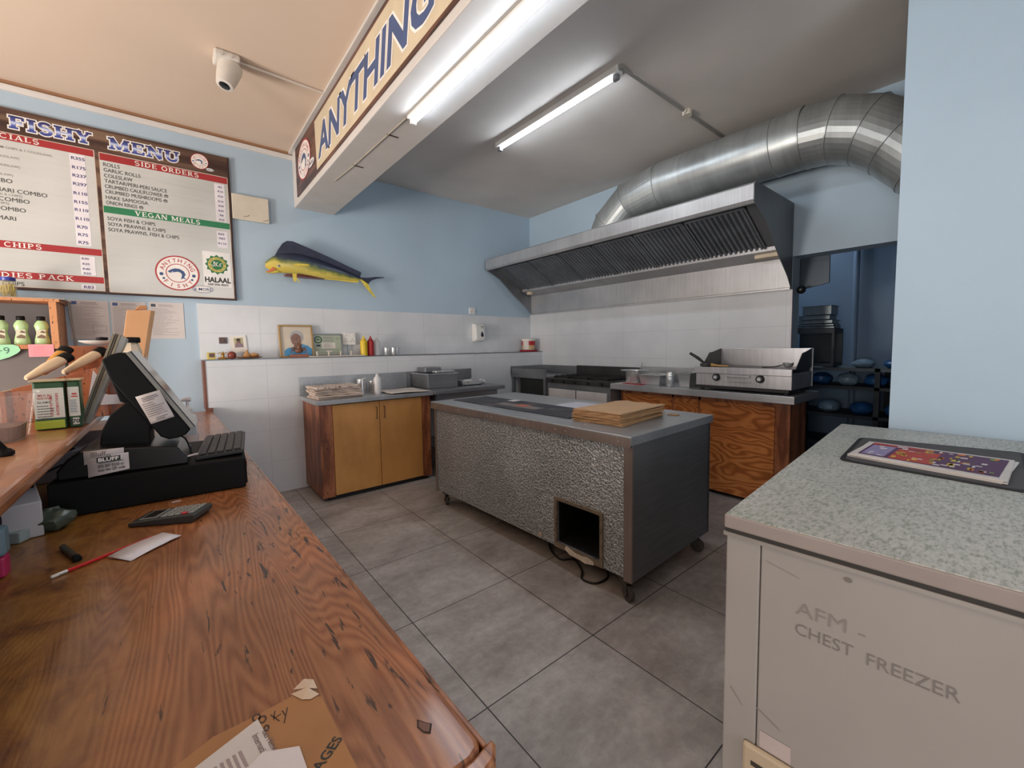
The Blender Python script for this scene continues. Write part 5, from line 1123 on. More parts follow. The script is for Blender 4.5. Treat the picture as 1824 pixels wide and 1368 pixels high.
for i, (y, z, w_) in enumerate(spots):
    r_ = .085 if z < 1 else .08; sz = .55 if z > 1 else .75
    m = MB(); m.ball((5.19, y, z+r_*sz*.92), r_, 1.3, 1.15, sz, 12, 8)
    for j, v in enumerate(m.v): m.v[j] = v+Vector((rr.uniform(-.008, .008), rr.uniform(-.008, .008), rr.uniform(-.004, .004)))
    o = m.build('plastic_bag', bb if (i*7) % 3 else bw_, smooth=True)
    cn = 'dark blue' if (i*7) % 3 else 'pale blue'; tag(o, 'bundled %s plastic bag on the %s shelf of the storeroom rack' % (cn, w_), 'bag', '%s bags on the %s shelf of the storeroom rack' % (cn, w_))
t = thing('cardboard_box', 'brown cardboard box on the floor beyond the plywood cabinet end', 'box', (4.6, 1.55, 0))
MB().box(4.38, 4.72, 1.38, 1.72, 0, .42).build('carton', plain('carton_brown', (120, 98, 66), .8), t)
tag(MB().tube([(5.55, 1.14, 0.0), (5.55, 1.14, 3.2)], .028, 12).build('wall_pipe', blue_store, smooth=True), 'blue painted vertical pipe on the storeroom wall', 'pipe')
# ================================================================ SERVICE COUNTER (left foreground)
def varnished(name, scale, edge_dark):
    k = N(name); v = k.coord(scale)
    n0 = k.n('ShaderNodeTexNoise', Scale=1.0, Detail=3.0, Roughness=.45, Distortion=.25); k.l(v, n0.inputs['Vector'])
    mul = k.n('ShaderNodeMath', _operation='MULTIPLY'); mul.inputs[1].default_value = 420; k.l(n0.outputs['Fac'], mul.inputs[0])
    sn = k.n('ShaderNodeMath', _operation='SINE'); k.l(mul.outputs[0], sn.inputs[0])
    mr = k.n('ShaderNodeMapRange'); mr.inputs['From Min'].default_value = -1; k.l(sn.outputs[0], mr.inputs[0])
    n1 = k.n('ShaderNodeTexNoise', Scale=1, Detail=7, Roughness=.75); k.l(k.coord((85, 5, 30)), n1.inputs['Vector'])
    f = k.mix(.72, mr.outputs[0], n1.outputs['Fac'])
    c = k.ramp(f, [(.22, srgb((136, 78, 42))), (.45, srgb((170, 108, 66))), (.72, srgb((194, 134, 90)))])
    # large stains: deep orange and brown patches
    n2 = k.n('ShaderNodeTexNoise', Scale=2.6, Detail=5, Roughness=.6, Distortion=.8); k.l(k.coord((1.4, .8, 1)), n2.inputs['Vector'])
    c = k.mix(.55, c, k.ramp(n2.outputs['Fac'], [(.36, srgb((78, 66, 48))), (.5, srgb((124, 122, 118))), (.66, srgb((168, 146, 120)))]), 'OVERLAY')
    # shaded left part: the shade is painted in as darker olive brown blotches
    sp = k.n('ShaderNodeSeparateXYZ'); g = k.n('ShaderNodeNewGeometry'); k.l(g.outputs['Position'], sp.inputs[0])
    n4 = k.n('ShaderNodeTexNoise', Scale=14, Detail=6, Roughness=.7, Distortion=1.0); k.l(k.coord((1, .6, 1), (0, 0, .5)), n4.inputs['Vector'])
    mx = k.n('ShaderNodeMapRange'); mx.inputs['From Min'].default_value = .0; mx.inputs['From Max'].default_value = -.22; k.l(sp.outputs[0], mx.inputs[0])
    mm = k.n('ShaderNodeMath', _operation='MULTIPLY'); k.l(mx.outputs[0], mm.inputs[0]); mm.inputs[1].default_value = .85
    c = k.mix(mm.outputs[0], c, k.ramp(n4.outputs['Fac'], [(.36, srgb((84, 46, 18))), (.5, srgb((128, 84, 30))), (.66, srgb((152, 108, 46)))]))
    # dark gouges drawn out along the grain, more of them near the inner edge
    n3 = k.n('ShaderNodeTexNoise', Scale=1, Detail=3, Roughness=.55, Distortion=.4); k.l(k.coord((80, 11, 30), (0, 0, .06)), n3.inputs['Vector'])
    n5 = k.n('ShaderNodeTexNoise', Scale=3.2, Detail=2); k.l(k.coord((1, .7, 1)), n5.inputs['Vector'])
    me_ = k.n('ShaderNodeMapRange'); me_.inputs['From Min'].default_value = -.05; me_.inputs['From Max'].default_value = .24; me_.inputs['To Min'].default_value = -.10; me_.inputs['To Max'].default_value = .02; k.l(sp.outputs[0], me_.inputs[0])
    ad = k.n('ShaderNodeMath', _operation='ADD'); k.l(n3.outputs['Fac'], ad.inputs[0]); k.l(me_.outputs[0], ad.inputs[1])
    ad2 = k.n('ShaderNodeMath', _operation='MULTIPLY_ADD'); k.l(n5.outputs['Fac'], ad2.inputs[0]); ad2.inputs[1].default_value = .34; k.l(ad.outputs[0], ad2.inputs[2])
    gd = k.ramp(ad2.outputs[0], [(.775, (0, 0, 0, 1)), (.83, (1, 1, 1, 1))])
    c = k.mix(gd, c, srgb((54, 28, 14)))
    k.col(c); k.b.inputs['Roughness'].default_value = .36; k.b.inputs['Coat Weight'].default_value = .35; k.b.inputs['Coat Roughness'].default_value = .13
    h = k.mix(.5, f, n1.outputs['Fac']); h = k.mix(gd, h, (0, 0, 0, 1)); k.bump(h, .38, .0032)
    return k.m
cw = varnished('varnished_counter_wood', (3.6, .55, 3), True)
ow = wood('orange_varnish_wood', (124, 60, 34), (158, 88, 54), (178, 108, 70), (6, 1.2, 2), rings=2.5, rough=.3, coat=.4)
CZ = .83
t = thing('service_counter', 'long varnished rustic wood service counter with a raised serving shelf', 'counter', (-.2, 2.2, 0))
poly = [(-.62, .42), (.262, .42), (.278, .427), (.284, .44), (.226, 4.427), (-.62, 4.427)]
m = MB(); m.prism([(a, b) for a, b in poly], 'z', .785, CZ); m.build('worktop', cw, t, bevel=.008, seg=3)
m = MB(); m.prism([(-.62, .396), (.262, .396), (.284, .402), (.296, .418), (.296, .428), (.26, .419), (-.62, .419)], 'z', .765, CZ+.002); m.build('end_lipping', cw, t, bevel=.004)
m = MB(); m.prism([(.284, .43), (.292, .43), (.234, 4.427), (.226, 4.427)], 'z', .772, CZ-.006); m.build('edge_lipping', cw, t, bevel=.002)
m = MB(); m.box(.12, .145, .50, 4.42, 0, .785); m.box(-.60, .145, .50, .525, 0, .785); m.box(-.62, -.595, .50, 4.42, 0, .785); m.build('body', frw, t)
# raised shelf and its supporting partition
SZ = 1.08; SX = -.258
k = N('worn_shelf_wood'); v = k.coord((9, 1.6, 3)); n0 = k.n('ShaderNodeTexNoise', Scale=1.2, Detail=6, Roughness=.6, Distortion=.5); k.l(v, n0.inputs['Vector']); n1 = k.n('ShaderNodeTexNoise', Scale=3, Detail=4); k.l(k.coord(), n1.inputs['Vector'])
c = k.ramp(n0.outputs['Fac'], [(.3, srgb((138, 80, 48))), (.5, srgb((176, 118, 78))), (.7, srgb((196, 144, 106)))]); c = k.mix(.5, c, k.ramp(n1.outputs['Fac'], [(.35, (.33, .31, .28, 1)), (.65, (.66, .63, .62, 1))]), 'OVERLAY'); k.col(c)
k.b.inputs['Roughness'].default_value = .35; k.b.inputs['Coat Weight'].default_value = .4; k.bump(n0.outputs['Fac'], .15, .003); shelfw = k.m
m = MB(); m.box(-.75, SX, .30, 3.35, SZ-.036, SZ); m.build('raised_shelf', shelfw, t, bevel=.012, seg=3)
m = MB(); m.box(-.50, -.475, .42, 3.35, CZ, SZ-.036)
m.build('partition', plain('partition_grey', (120, 112, 106), .7), t)

MT = Matrix.Translation((.182, 1.85, 0)) @ Matrix.Rotation(R(-3.8), 4, 'Z') @ Matrix.Translation((-.182, -1.85, 0))
# till ---------------------------------------------------------------------------------------
blk = plain('black_plastic', (9, 9, 10), .6, var=.15, spec=.22); blk2 = plain('black_metal', (8, 8, 8), .6, var=.12, spec=.2)
t = thing('cash_drawer', 'wide black metal cash drawer on the counter under the till screen', 'cash drawer', (-.07, 2.08, CZ))
MB(MT).box(-.322, .184, 1.86, 2.34, CZ+.002, .943).build('case', blk2, t, bevel=.004)
m = MB(MT); m.box(.184, .190, 1.875, 2.325, CZ+.012, .93); m.build('drawer_front', blk2, t, bevel=.002)
MB(MT).cyl((.190, 1.96, .89), (.193, 1.96, .89), .010).build('lock', plain('copper_lock', (168, 112, 84), .35, .8), t)
MB(MT).cyl((.192, 2.10, .875), (.200, 2.10, .875), .012).build('key_knob', plain('copper_lock', (168, 112, 84), .35, .8), t)
MM = Matrix.Translation((-.010, -.016, 0)) @ MT
t = thing('till_monitor', 'black touchscreen till seen from its side, tilted on a curved stand', 'till', (-.1, 2.1, .944))
yA, yB = 1.95, 2.14
hp = [(-.183, 1.321), (-.162, 1.338), (-.136, 1.346), (-.120, 1.339), (.037, 1.060), (.023, 1.042), (.000, 1.033), (-.026, 1.031), (-.047, 1.043), (-.072, 1.087), (-.166, 1.254)]
MB(MM).prism(hp, 'y', yA, yB).build('housing', blk, t, bevel=.005)
d_ = (Vector((.037, 0, 1.060))-Vector((-.120, 0, 1.339))).normalized(); nn = Vector((-d_.z, 0, d_.x)); nn = nn if nn.x > 0 else -nn
a0 = Vector((-.122, 0, 1.343)); b0 = Vector((.038, 0, 1.060))
def strip(m, o1, o2, y0, y1):
    vs = []
    for y in (y0, y1):
        for p in (a0+nn*o1, b0+nn*o1, b0+nn*o2, a0+nn*o2): vs.append(Vector((p.x, y, p.z)))
    m.add(vs, [(0, 1, 2, 3), (7, 6, 5, 4), (0, 4, 5, 1), (1, 5, 6, 2), (2, 6, 7, 3), (3, 7, 4, 0)])
m = MB(MM); strip(m, .0, .012, yA-.004, yB+.004); m.build('grey_bezel', plain('bezel_grey', (128, 128, 124), .45), t, bevel=.002)
m = MB(MM); strip(m, .012, .015, yA+.01, yB-.01); m.build('screen', plain('dark_screen', (16, 18, 22), .12), t)
MB(MM).prism([(-.169, 1.253), (-.073, 1.087), (-.079, 1.062), (-.079, 1.018), (-.209, 1.020), (-.204, 1.060), (-.198, 1.086), (-.178, 1.130), (-.152, 1.156), (-.136, 1.170), (-.150, 1.175)], 'y', yA+.03, yB-.03).build('stand_arm', blk, t, bevel=.004)
MB(MM).prism([(-.296, .944), (-.296, .975), (-.270, 1.010), (-.240, 1.030), (-.209, 1.034), (-.075, 1.022), (.000, 1.010), (.025, .962), (.028, .944)], 'y', 1.90, yB+.02).build('base', plain('base_gloss_black', (16, 16, 18), .28), t, bevel=.006)
m = MB(MM); m.tube(curve_pts([(.0, 2.0, 1.035), (.018, 1.99, 1.02), (.03, 1.98, .985), (.035, 1.97, .965)]), .003, 6); m.build('cable', blk, t)
# receipts stuck on
def curl(parent, nm, mt, P0, ux, uz, w_, h_, n=10, amp=.006, lab=None, thick=.0008):
    m = MB(MM); P0 = Vector(P0); ux = Vector(ux).normalized(); uz = Vector(uz).normalized(); un = ux.cross(uz)
    if un.y > 0: un = -un
    vs = []
    for j in range(n+1):
        v_ = j/n; o_ = amp*math.sin(v_*PI*2)+amp*(.9 if v_ < .06 else 0)
        for i in (0, 1): vs.append(P0+ux*w_*i-uz*h_*v_+un*(o_+amp*1.6))
    m.add(vs, [(2*j, 2*j+1, 2*j+3, 2*j+2) for j in range(n)]); o = m.build(nm, mt, parent, smooth=True)
    s_ = o.modifiers.new('t', 'SOLIDIFY'); s_.thickness = thick; return un
rp = plain('receipt_paper', (200, 190, 188), .6, var=.04)
t = thing('receipt', 'narrow till receipt stuck on the side of the black till screen', 'receipt', (-.05, 1.94, 1.09))
ux = Vector((.064, 0, .020)); uz = Vector((-.40, 0, 1))
curl(t, 'paper', rp, (-.105, 1.944, 1.192), ux, Vector((-.36, 0, 1)), .067, .105, amp=.002)
ux.normalize(); uz = Vector((-.36, 0, 1)).normalized()
TT = TM(Vector((-.105, 1.937, 1.192)), ux, uz); m = MB(MM); r2 = random.Random(4)
lines(m, TT, .012, .060, -.010, 3, .006, .0026, .4, r2); lines(m, TT, .006, .062, -.032, 7, .0075, .0018, .5, r2); lines(m, TT, .020, .056, -.088, 2, .006, .0028, .3, r2); m.build('print', plain('receipt_ink', (96, 90, 92), .6), t)
t = thing('promo_receipt', 'curled paper slip reading BLUFF stuck on the black till base', 'receipt', (-.18, 1.87, .945))
curl(t, 'upper_slip', rp, (-.230, 1.892, 1.031), (1, 0, 0), (0, .12, 1), .094, .042, amp=.0022)
curl(t, 'lower_slip', rp, (-.222, 1.888, 1.003), (1, 0, .12), (0, .12, 1), .098, .056, amp=.0018)
TT = TM(Vector((-.230, 1.8805, 1.031)), (1, 0, .02), (0, .1, 1)); bkp = plain('black_print', (38, 40, 38), .5); m = MB(MM)
m.text('Bluff', .020, up_by(TT, .0016) @ Matrix.Translation((.018, -.018, 0)), 'l'); m.build('handwriting', plain('pencil_grey', (108, 100, 100), .6), t)
m = MB(MM); rect(m, up_by(TT, .0020), .030, .086, -.039, -.023); annulus(m, up_by(TT, .0020), .058, -.022, .004, .004, .0055, .0055, 16); m.build('logo_plate', bkp, t)
m = MB(MM); m.text('BLUFF', .0155, up_by(TT, .0026) @ Matrix.Translation((.058, -.0365, 0)), 'c', off=.03, fit=.048); m.build('logo_lettering', whitep, t)
m = MB(MM); Q = up_by(TM(Vector((-.222, 1.880, 1.003)), (1, 0, .04), (0, .1, 1)), .0020)
lines(m, Q, .026, .085, -.013, 1, .006, .0022, .05, r2); m.text('072 007 0320 or', .0125, Q @ Matrix.Translation((.024, -.029, 0)), 'l', off=.02, fit=.062); m.text('scan the QR code', .0125, Q @ Matrix.Translation((.024, -.041, 0)), 'l', off=.02, fit=.064); m.build('print', bkp, t)
# keyboard
t = thing('keyboard', 'compact black keyboard on the right end of the cash drawer', 'keyboard', (.10, 2.1, .944))
KB = Matrix.Translation((.036, 1.915, .9445)) @ Matrix.Rotation(R(-3), 4, 'Z') @ Matrix.Rotation(R(-3), 4, 'Y')
MB(MT @ KB).box(0, .15, 0, .42, .0, .014).build('case', plain('keyboard_grey', (34, 33, 35), .45), t, bevel=.003)
keym = plain('key_dark', (50, 48, 50), .5); first = None
for i in range(5):
    for j in range(13):
        x0 = .010+i*.027; y0 = .012+j*.031
        if first is None:
            first = MB(MT @ KB).box(x0, x0+.0225, y0, y0+.026, .0145, .0215).build('key', keym, t, bevel=.002); f00 = Vector((x0, y0, 0))
        else:
            c = first.copy(); COL.objects.link(c); dv = MT.to_3x3() @ KB.to_3x3() @ (Vector((x0, y0, 0))-f00); c.location = first.location+dv
tag(MB(Matrix.Translation((.02, 1.92, .962)) @ Matrix.Rotation(R(38), 4, 'Z')).box(0, .05, 0, .022, .002, .003).build('paper_slip', rp), 'small white slip tucked beside the keyboard on the till base', 'paper')
# calculator
CA = Matrix.Translation((-.1315, 1.662, CZ+.001)) @ Matrix.Rotation(R(-30), 4, 'Z')
t = thing('calculator', 'dark desk calculator with a grey-rimmed display and one red key', 'calculator', (-.05, 1.66, CZ))
L_, W_ = .178, .098
MB(CA).prism([(0, 0), (0, .012), (.06, .018), (L_, .026), (L_, .012), (L_-.01, 0)], 'y', 0, W_).build('case', plain('calculator_dark', (52, 54, 54), .4), t, bevel=.004)
CB = CA @ Matrix.Translation((0, 0, .0125)) @ Matrix.Rotation(R(-4.6), 4, 'Y')
MB(CB).box(.022, .068, .014, .084, .0, .0030).build('display_frame', plain('display_grey', (128, 130, 126), .4), t, bevel=.001)
MB(CB).box(.027, .061, .020, .078, .0028, .0036).build('display', plain('lcd_dark', (44, 42, 38), .2), t)
k1 = None
for i in range(5):
    for j in range(5):
        x0 = .080+i*.0185; y0 = .012+j*.0155
        if i == 3 and j == 0: MB(CB).box(x0, x0+.014, y0, y0+.011, .0, .0048).build('red_key', plain('red_key', (196, 70, 74), .4), t, bevel=.001, label='red key'); continue
        if k1 is None: k1 = MB(CB).box(x0, x0+.014, y0, y0+.011, .0, .0045).build('key', plain('calc_key', (150, 152, 148), .4), t, bevel=.001); k00 = Vector((x0, y0, 0))
        else:
            c = k1.copy(); COL.objects.link(c); c.location = k1.location+CB.to_3x3() @ (Vector((x0, y0, 0))-k00)
# pencil, note, lighter stub, crumbs
pA, pB = Vector((-.243, 1.402, CZ+.0048)), Vector((-.072, 1.520, CZ+.0048)); d_ = (pB-pA).normalized()
t = thing('pencil', 'red pencil with a white end lying half under the paper note', 'pencil', (-.16, 1.46, CZ))
MB().tube([pA+d_*.028, pB], .0042, 6).build('shaft', plain('pencil_red', (184, 28, 30), .3), t)
MB().tube([pA+d_*.012, pA+d_*.028], .0045, 12).build('ferrule', plain('ferrule_silver', (190, 188, 186), .3, .6), t, smooth=True); MB().tube([pA, pA+d_*.012], [.0035, .0042], 12).build('eraser', plain('eraser_white', (214, 204, 196), .7), t, smooth=True)
m = MB(); A, B, C_, D_ = Vector((-.155, 1.447, CZ)), Vector((-.108, 1.388, CZ)), Vector((-.010, 1.477, CZ)), Vector((-.050, 1.531, CZ)); n = 8; vs = []
for j in range(n+1):
    u = j/n; h = .0062+.004*math.sin(u*PI)+.006*max(0, u-.75)
    for a, b in ((A, D_), (B, C_)): p = a.lerp(b, u); vs.append(Vector((p.x, p.y, CZ+(h if a is A else h-.004+.002*(u > .7)))))
m.add(vs, [(2*j, 2*j+1, 2*j+3, 2*j+2) for j in range(n)]); t = thing('paper_note', 'white paper note lying over the red pencil on the counter', 'note', (-.08, 1.46, CZ))
o = m.build('sheet', plain('note_white', (216, 210, 214), .6), t, smooth=True); s_ = o.modifiers.new('t', 'SOLIDIFY'); s_.thickness = .0007
m = MB(); TT = TM((-.138, 1.440, CZ+.0098), (B-A), (D_-A)); lines(m, TT, .004, .05, .022, 3, .007, .0011, .4, r2); m.build('faint_writing', plain('faint_ink', (170, 172, 186), .6), t)
m = MB(); m.tube([(-.253, 1.600, CZ+.0075), (-.207, 1.468, CZ+.0075)], .0072, 12); t = thing('black_stub', 'short dark grey cylindrical stub lying on the counter behind the pencil', 'stub', (-.23, 1.53, CZ))
MB().tube([(-.251, 1.596, CZ+.0075), (-.214, 1.490, CZ+.0075)], .0072, 12).build('barrel', plain('stub_grey', (62, 58, 46), .4), t, smooth=True); MB().tube([(-.214, 1.490, CZ+.0075), (-.209, 1.476, CZ+.0075)], .0082, 12).build('tip', blk, t, smooth=True)
tag(MB(Matrix.Translation((-.02, 1.84, CZ+.0008)) @ Matrix.Rotation(R(12), 4, 'Z')).box(-.012, .012, -.006, .006, 0, .0012).build('paper_scrap', rp), 'tiny white scrap of paper in front of the black cash drawer', 'paper')
# torn pit / knot near the counter corner
m = MB(); P = [(.230, .506), (.2345, .5155), (.240, .506), (.2445, .500), (.2375, .490), (.2325, .4955)]; m.prism([(a+.0, b) for a, b in P], 'z', CZ+.0002, CZ+.0010); m.build('knot', plain('knot_brown', (104, 62, 40), .4), bpy.data.objects['service_counter'])
m = MB(); Q_ = [(a, b) for a, b in P]; cx = sum(a for a, b in P)/6; cy = sum(b for a, b in P)/6; vs = []; 
for a, b in P: vs += [Vector((a, b, CZ+.0014)), Vector((cx+(a-cx)*1.28, cy+(b-cy)*1.28, CZ+.0004))]
m.add(vs, [(2*i, 2*i+1, (2*i+3) % 12, (2*i+2) % 12) for i in range(6)]); m.build('knot_rim', plain('knot_dark', (30, 18, 12), .4), bpy.data.objects['service_counter'])

# big brown envelope with writing, taped papers (bottom edge of the photo)
def sheet(nm, pts, z, th, mt, parent=None, **kw): return MB().prism(pts, 'z', z, z+th).build(nm, mt, parent, **kw)
t = thing('brown_envelope', 'large brown envelope with handwriting at the near end of the counter', 'envelope', (.05, .55, CZ))
ek = plain('manila', (164, 118, 76), .7, var=.12, vscale=10)
sheet('envelope', [(.112, .676), (.142, .645), (.147, .50), (.14, .44), (-.12, .44), (-.10, .62), (.013, .672), (.062, .672)], CZ+.0004, .0016, ek, t)
m = MB(); m.add([Vector(p) for p in ((.108, .680, CZ+.0025), (.128, .668, CZ+.010), (.140, .652, CZ+.0028), (.128, .650, CZ+.003), (.118, .658, CZ+.003))], [(0, 1, 4), (1, 3, 4), (1, 2, 3)]); m.add([Vector(p) for p in ((.112, .683, CZ+.006), (.128, .690, CZ+.0095), (.139, .680, CZ+.009), (.140, .662, CZ+.006), (.128, .668, CZ+.009))], [(0, 1, 4), (1, 2, 4), (2, 3, 4)])
o = m.build('peeled_tape', plain('peeled_tape', (206, 184, 162), .5), t); s_ = o.modifiers.new('t', 'SOLIDIFY'); s_.thickness = .0006
TT = Matrix.Translation((.112, .5565, CZ+.0025)) @ Matrix.Rotation(R(-90-2), 4, 'Z'); m = MB(); m.text('PAGES', .019, Matrix.Translation((.1035, .523, CZ+.0024)) @ Matrix.Rotation(R(38), 4, 'Z'), 'l', off=.02)
m.build('writing', bkp, t)
m = MB(); annulus(m, Matrix.Translation((.062, .668, CZ+.0024)), 0, 0, .003, .0045, .0055, .0075, 14); annulus(m, Matrix.Translation((.068, .659, CZ+.0024)), 0, 0, .003, .0045, .0055, .0075, 14); annulus(m, Matrix.Translation((.070, .640, CZ+.0024)), 0, 0, .0015, .003, .004, .006, 12)
for a in (((.078, .660), (.086, .640)), ((.084, .663), (.080, .648)), ((.082, .650), (.090, .652)), ((.092, .657), (.094, .645)), ((.099, .658), (.090, .632))):
    p, q2 = Vector(a[0]), Vector(a[1]); n_ = (q2-p).normalized(); n_ = Vector((-n_.y, n_.x))*.0008; m.add([Vector((v_.x, v_.y, CZ+.0024)) for v_ in (p-n_, q2-n_, q2+n_, p+n_)], [(0, 1, 2, 3)])
m.build('scribbles', plain('marker_dark_brown', (70, 50, 38), .5), t)
t = thing('printed_flyer', 'white printed flyer lying on the brown envelope near the counter end', 'flyer', (.0, .56, CZ))
sheet('sheet', [(.063, .662), (.078, .555), (.075, .47), (-.10, .46), (-.09, .60)], CZ+.0030, .0008, plain('flyer_white', (206, 200, 198), .6), t)
m = MB(); TT = Matrix.Translation((.0, .0, CZ+.0042)); 
m.text('Gas Networks', .0105, TT @ Matrix.Translation((.064, .636, 0)) @ Matrix.Rotation(R(-82), 4, 'Z'), 'l', off=.01); m.text('International Ex', .0105, TT @ Matrix.Translation((.053, .636, 0)) @ Matrix.Rotation(R(-82), 4, 'Z'), 'l', off=.01)
m.build('lettering', plain('flyer_ink', (120, 106, 106), .6), t)
m = MB(); r3 = random.Random(3)
for i in range(14): m.add([Vector((.036-.0065*i+dx, .622-.001*i+dy, CZ+.0042)) for dx, dy in ((0, 0), (.0035, 0), (.008, -.028-.006*r3.random()), (.0045, -.029))], [(0, 1, 2, 3)])
m.build('barcode_print', plain('flyer_pale_ink', (156, 142, 142), .6), t)
tag(sheet('white_paper', [(.060, .600), (.098, .578), (.100, .46), (.02, .455), (.03, .58)], CZ+.0042, .0012, plain('note_white', (216, 210, 214), .6)), 'blank white paper overlapping the printed flyer on the brown envelope', 'paper')

# ---------------------------------------------------------------- things on the raised shelf
dkg = plain('box_dark_green', (40, 78, 44), .4); lime = plain('box_lime', (176, 196, 62), .45); labw = plain('label_white', (214, 212, 202), .5); redl = plain('label_red_ink', (190, 56, 56), .5); inkd = plain('label_ink', (92, 100, 96), .5)
def gbox(lab, x0, x1, y0, y1, which):
    t = thing('green_container', lab, 'container', ((x0+x1)/2, (y0+y1)/2, SZ), 'green tubs on the raised shelf'); z1 = SZ+.168
    MB().box(x0, x1, y0, y1, SZ+.0008, z1).build('body', dkg, t, bevel=.006)
    MB().box(x0-.006, x1+.006, y0-.006, y1+.006, z1+.0002, z1+.006).build('lid', plain('lid_cream', (196, 176, 140), .5), t, bevel=.002)
    TT = TM((x0, y0-.0008, SZ), (1, 0, 0), (0, 0, 1)); w_ = x1-x0; m = MB()
    rect(m, up_by(TT, 0), .002, w_-.002, .042, .146); m.build('label', labw, t)
    if which == 0:
        m = MB(); rect(m, TT, .0, w_-.004, .006, .034); m.build('lime_band', lime, t)
        m = MB(); Q = up_by(TT, .0006)
        m.text('MILD &', .010, Q @ Matrix.Translation((.012, .118, 0)), 'l', off=.01, fit=.026); m.text('NON ONLY', .010, Q @ Matrix.Translation((.010, .108, 0)), 'l', off=.01, fit=.034)
        m.text('DO NOT PUT TOMAT', .0085, Q @ Matrix.Translation((w_-.030, .052, 0)) @ Matrix.Rotation(R(90), 4, 'Z'), 'l', off=.03, fit=.072); m.text('OR KITCHEN IN THIS BOX', .0085, Q @ Matrix.Translation((w_-.016, .050, 0)) @ Matrix.Rotation(R(90), 4, 'Z'), 'l', off=.03, fit=.078); m.build('red_lettering', redl, t)
        m = MB(); m.text('ISLAMIC', .010, Q @ Matrix.Translation((.010, .094, 0)), 'l', off=.01, fit=.032); lines(m, Q, .008, .05, .086, 5, .009, .003, .4, r2); m.text('ACTION', .010, Q @ Matrix.Translation((.008, .037, 0)), 'l', off=.015, fit=.03); m.build('lettering', inkd, t)
    else:
        m = MB(); Q = up_by(TT, .0006); m.text('4701', .018, Q @ Matrix.Translation((w_*.5, .018, 0)), 'c', off=.03); rect(m, up_by(TT, .0002), .0, 0.0001, 0, .0001); m.build('number', bkp, t)
        m = MB(); rect(m, up_by(TT, .0003), .010, w_-.006, .012, .036); m.build('number_sticker', labw, t)
        m = MB(); rect(m, Q, .012, w_-.008, .118, .124); rect(m, Q, .01, w_-.006, .110, .114); m.build('red_print', redl, t)
        m = MB(); lines(m, Q, .006, w_-.008, .100, 8, .006, .0022, .2, r2); m.build('print', plain('label_blue_ink', (84, 110, 140), .5), t)
gbox('green and white charity tin with red vertical lettering on the raised shelf', -.374, -.300, 2.14, 2.22, 0)
gbox('narrow dark green tin numbered by hand, beside the lime banded tin', -.296, -.264, 2.15, 2.22, 1)
# clear tub
t = thing('clear_tub', 'clear plastic tub with brown remains at the left edge of the raised shelf', 'tub', (-.46, 2.05, SZ))
cl = clear('clear_plastic', (226, 218, 214), .17, .12); pts0 = []
m = MB()
def rr_(x0, x1, y0, y1, z, r_=.03): return [Vector((a, b, z)) for a, b in rounded([(x0, y0), (x1, y0), (x1, y1), (x0, y1)], r_, 4)]
m.ring([rr_(-.545, -.372, 1.93, 2.09, SZ+.001), rr_(-.560, -.355, 1.915, 2.105, SZ+.135), rr_(-.568, -.347, 1.907, 2.113, SZ+.137), rr_(-.568, -.347, 1.907, 2.113, SZ+.142)], caps=False); m.ring([rr_(-.545, -.372, 1.93, 2.09, SZ+.001), rr_(-.544, -.373, 1.931, 2.089, SZ+.0015)])
m.build('tub', cl, t, smooth=True)
m = MB(); m.ring([rr_(-.538, -.38, 1.938, 2.082, SZ+.003), rr_(-.541, -.376, 1.935, 2.085, SZ+.045)]); m.build('contents', plain('brown_contents', (122, 88, 70), .7, var=.3, vscale=30), t)
# black stand
t = thing('black_stand', 'slim black metal stand leg with a round rubber foot at the left edge', 'stand', (-.36, 1.69, SZ))
MB().tube([(-.50, 1.62, SZ+.30), (-.40, 1.66, SZ+.12), (-.352, 1.69, SZ+.018)], .007, 8).build('leg', blk, t, smooth=True); MB().lathe((-.350, 1.69, SZ), [(.012, .0005), (.016, .004), (.016, .012), (.008, .02), (.001, .021)], 16).build('foot', blk, t, smooth=True)
MB().tube([(-.50, 1.62, SZ+.30), (-.56, 1.70, SZ+.12), (-.60, 1.74, SZ+.01)], .007, 8).build('leg', blk, t, smooth=True); MB().box(-.60, -.40, 1.55, 1.62, SZ+.298, SZ+.312).build('holder', blk, t)
# leaning board: grey-brown laminated panel
t = thing('leaning_board', 'thick grey-brown laminated board leaning on the raised shelf behind the till', 'board', (-.2, 2.05, SZ))
for i, (o1, c) in enumerate(((0, (142, 132, 112)), (.0075, (96, 86, 72)), (.0150, (150, 140, 120)))):
    MB().prism([(-.284+o1, 1.082), (-.276+o1, 1.081), (-.166+o1, 1.412), (-.174+o1, 1.418)], 'y', 2.232, 2.36).build('layer', plain('board_layer_%d' % i, c, .5, var=.12, vscale=20), t)
MB().prism([(-.262, 1.081), (-.256, 1.081), (-.138, 1.396), (-.1505, 1.411)], 'y', 2.234, 2.358).build('face', plain('board_face_grey', (150, 150, 146), .35), t)
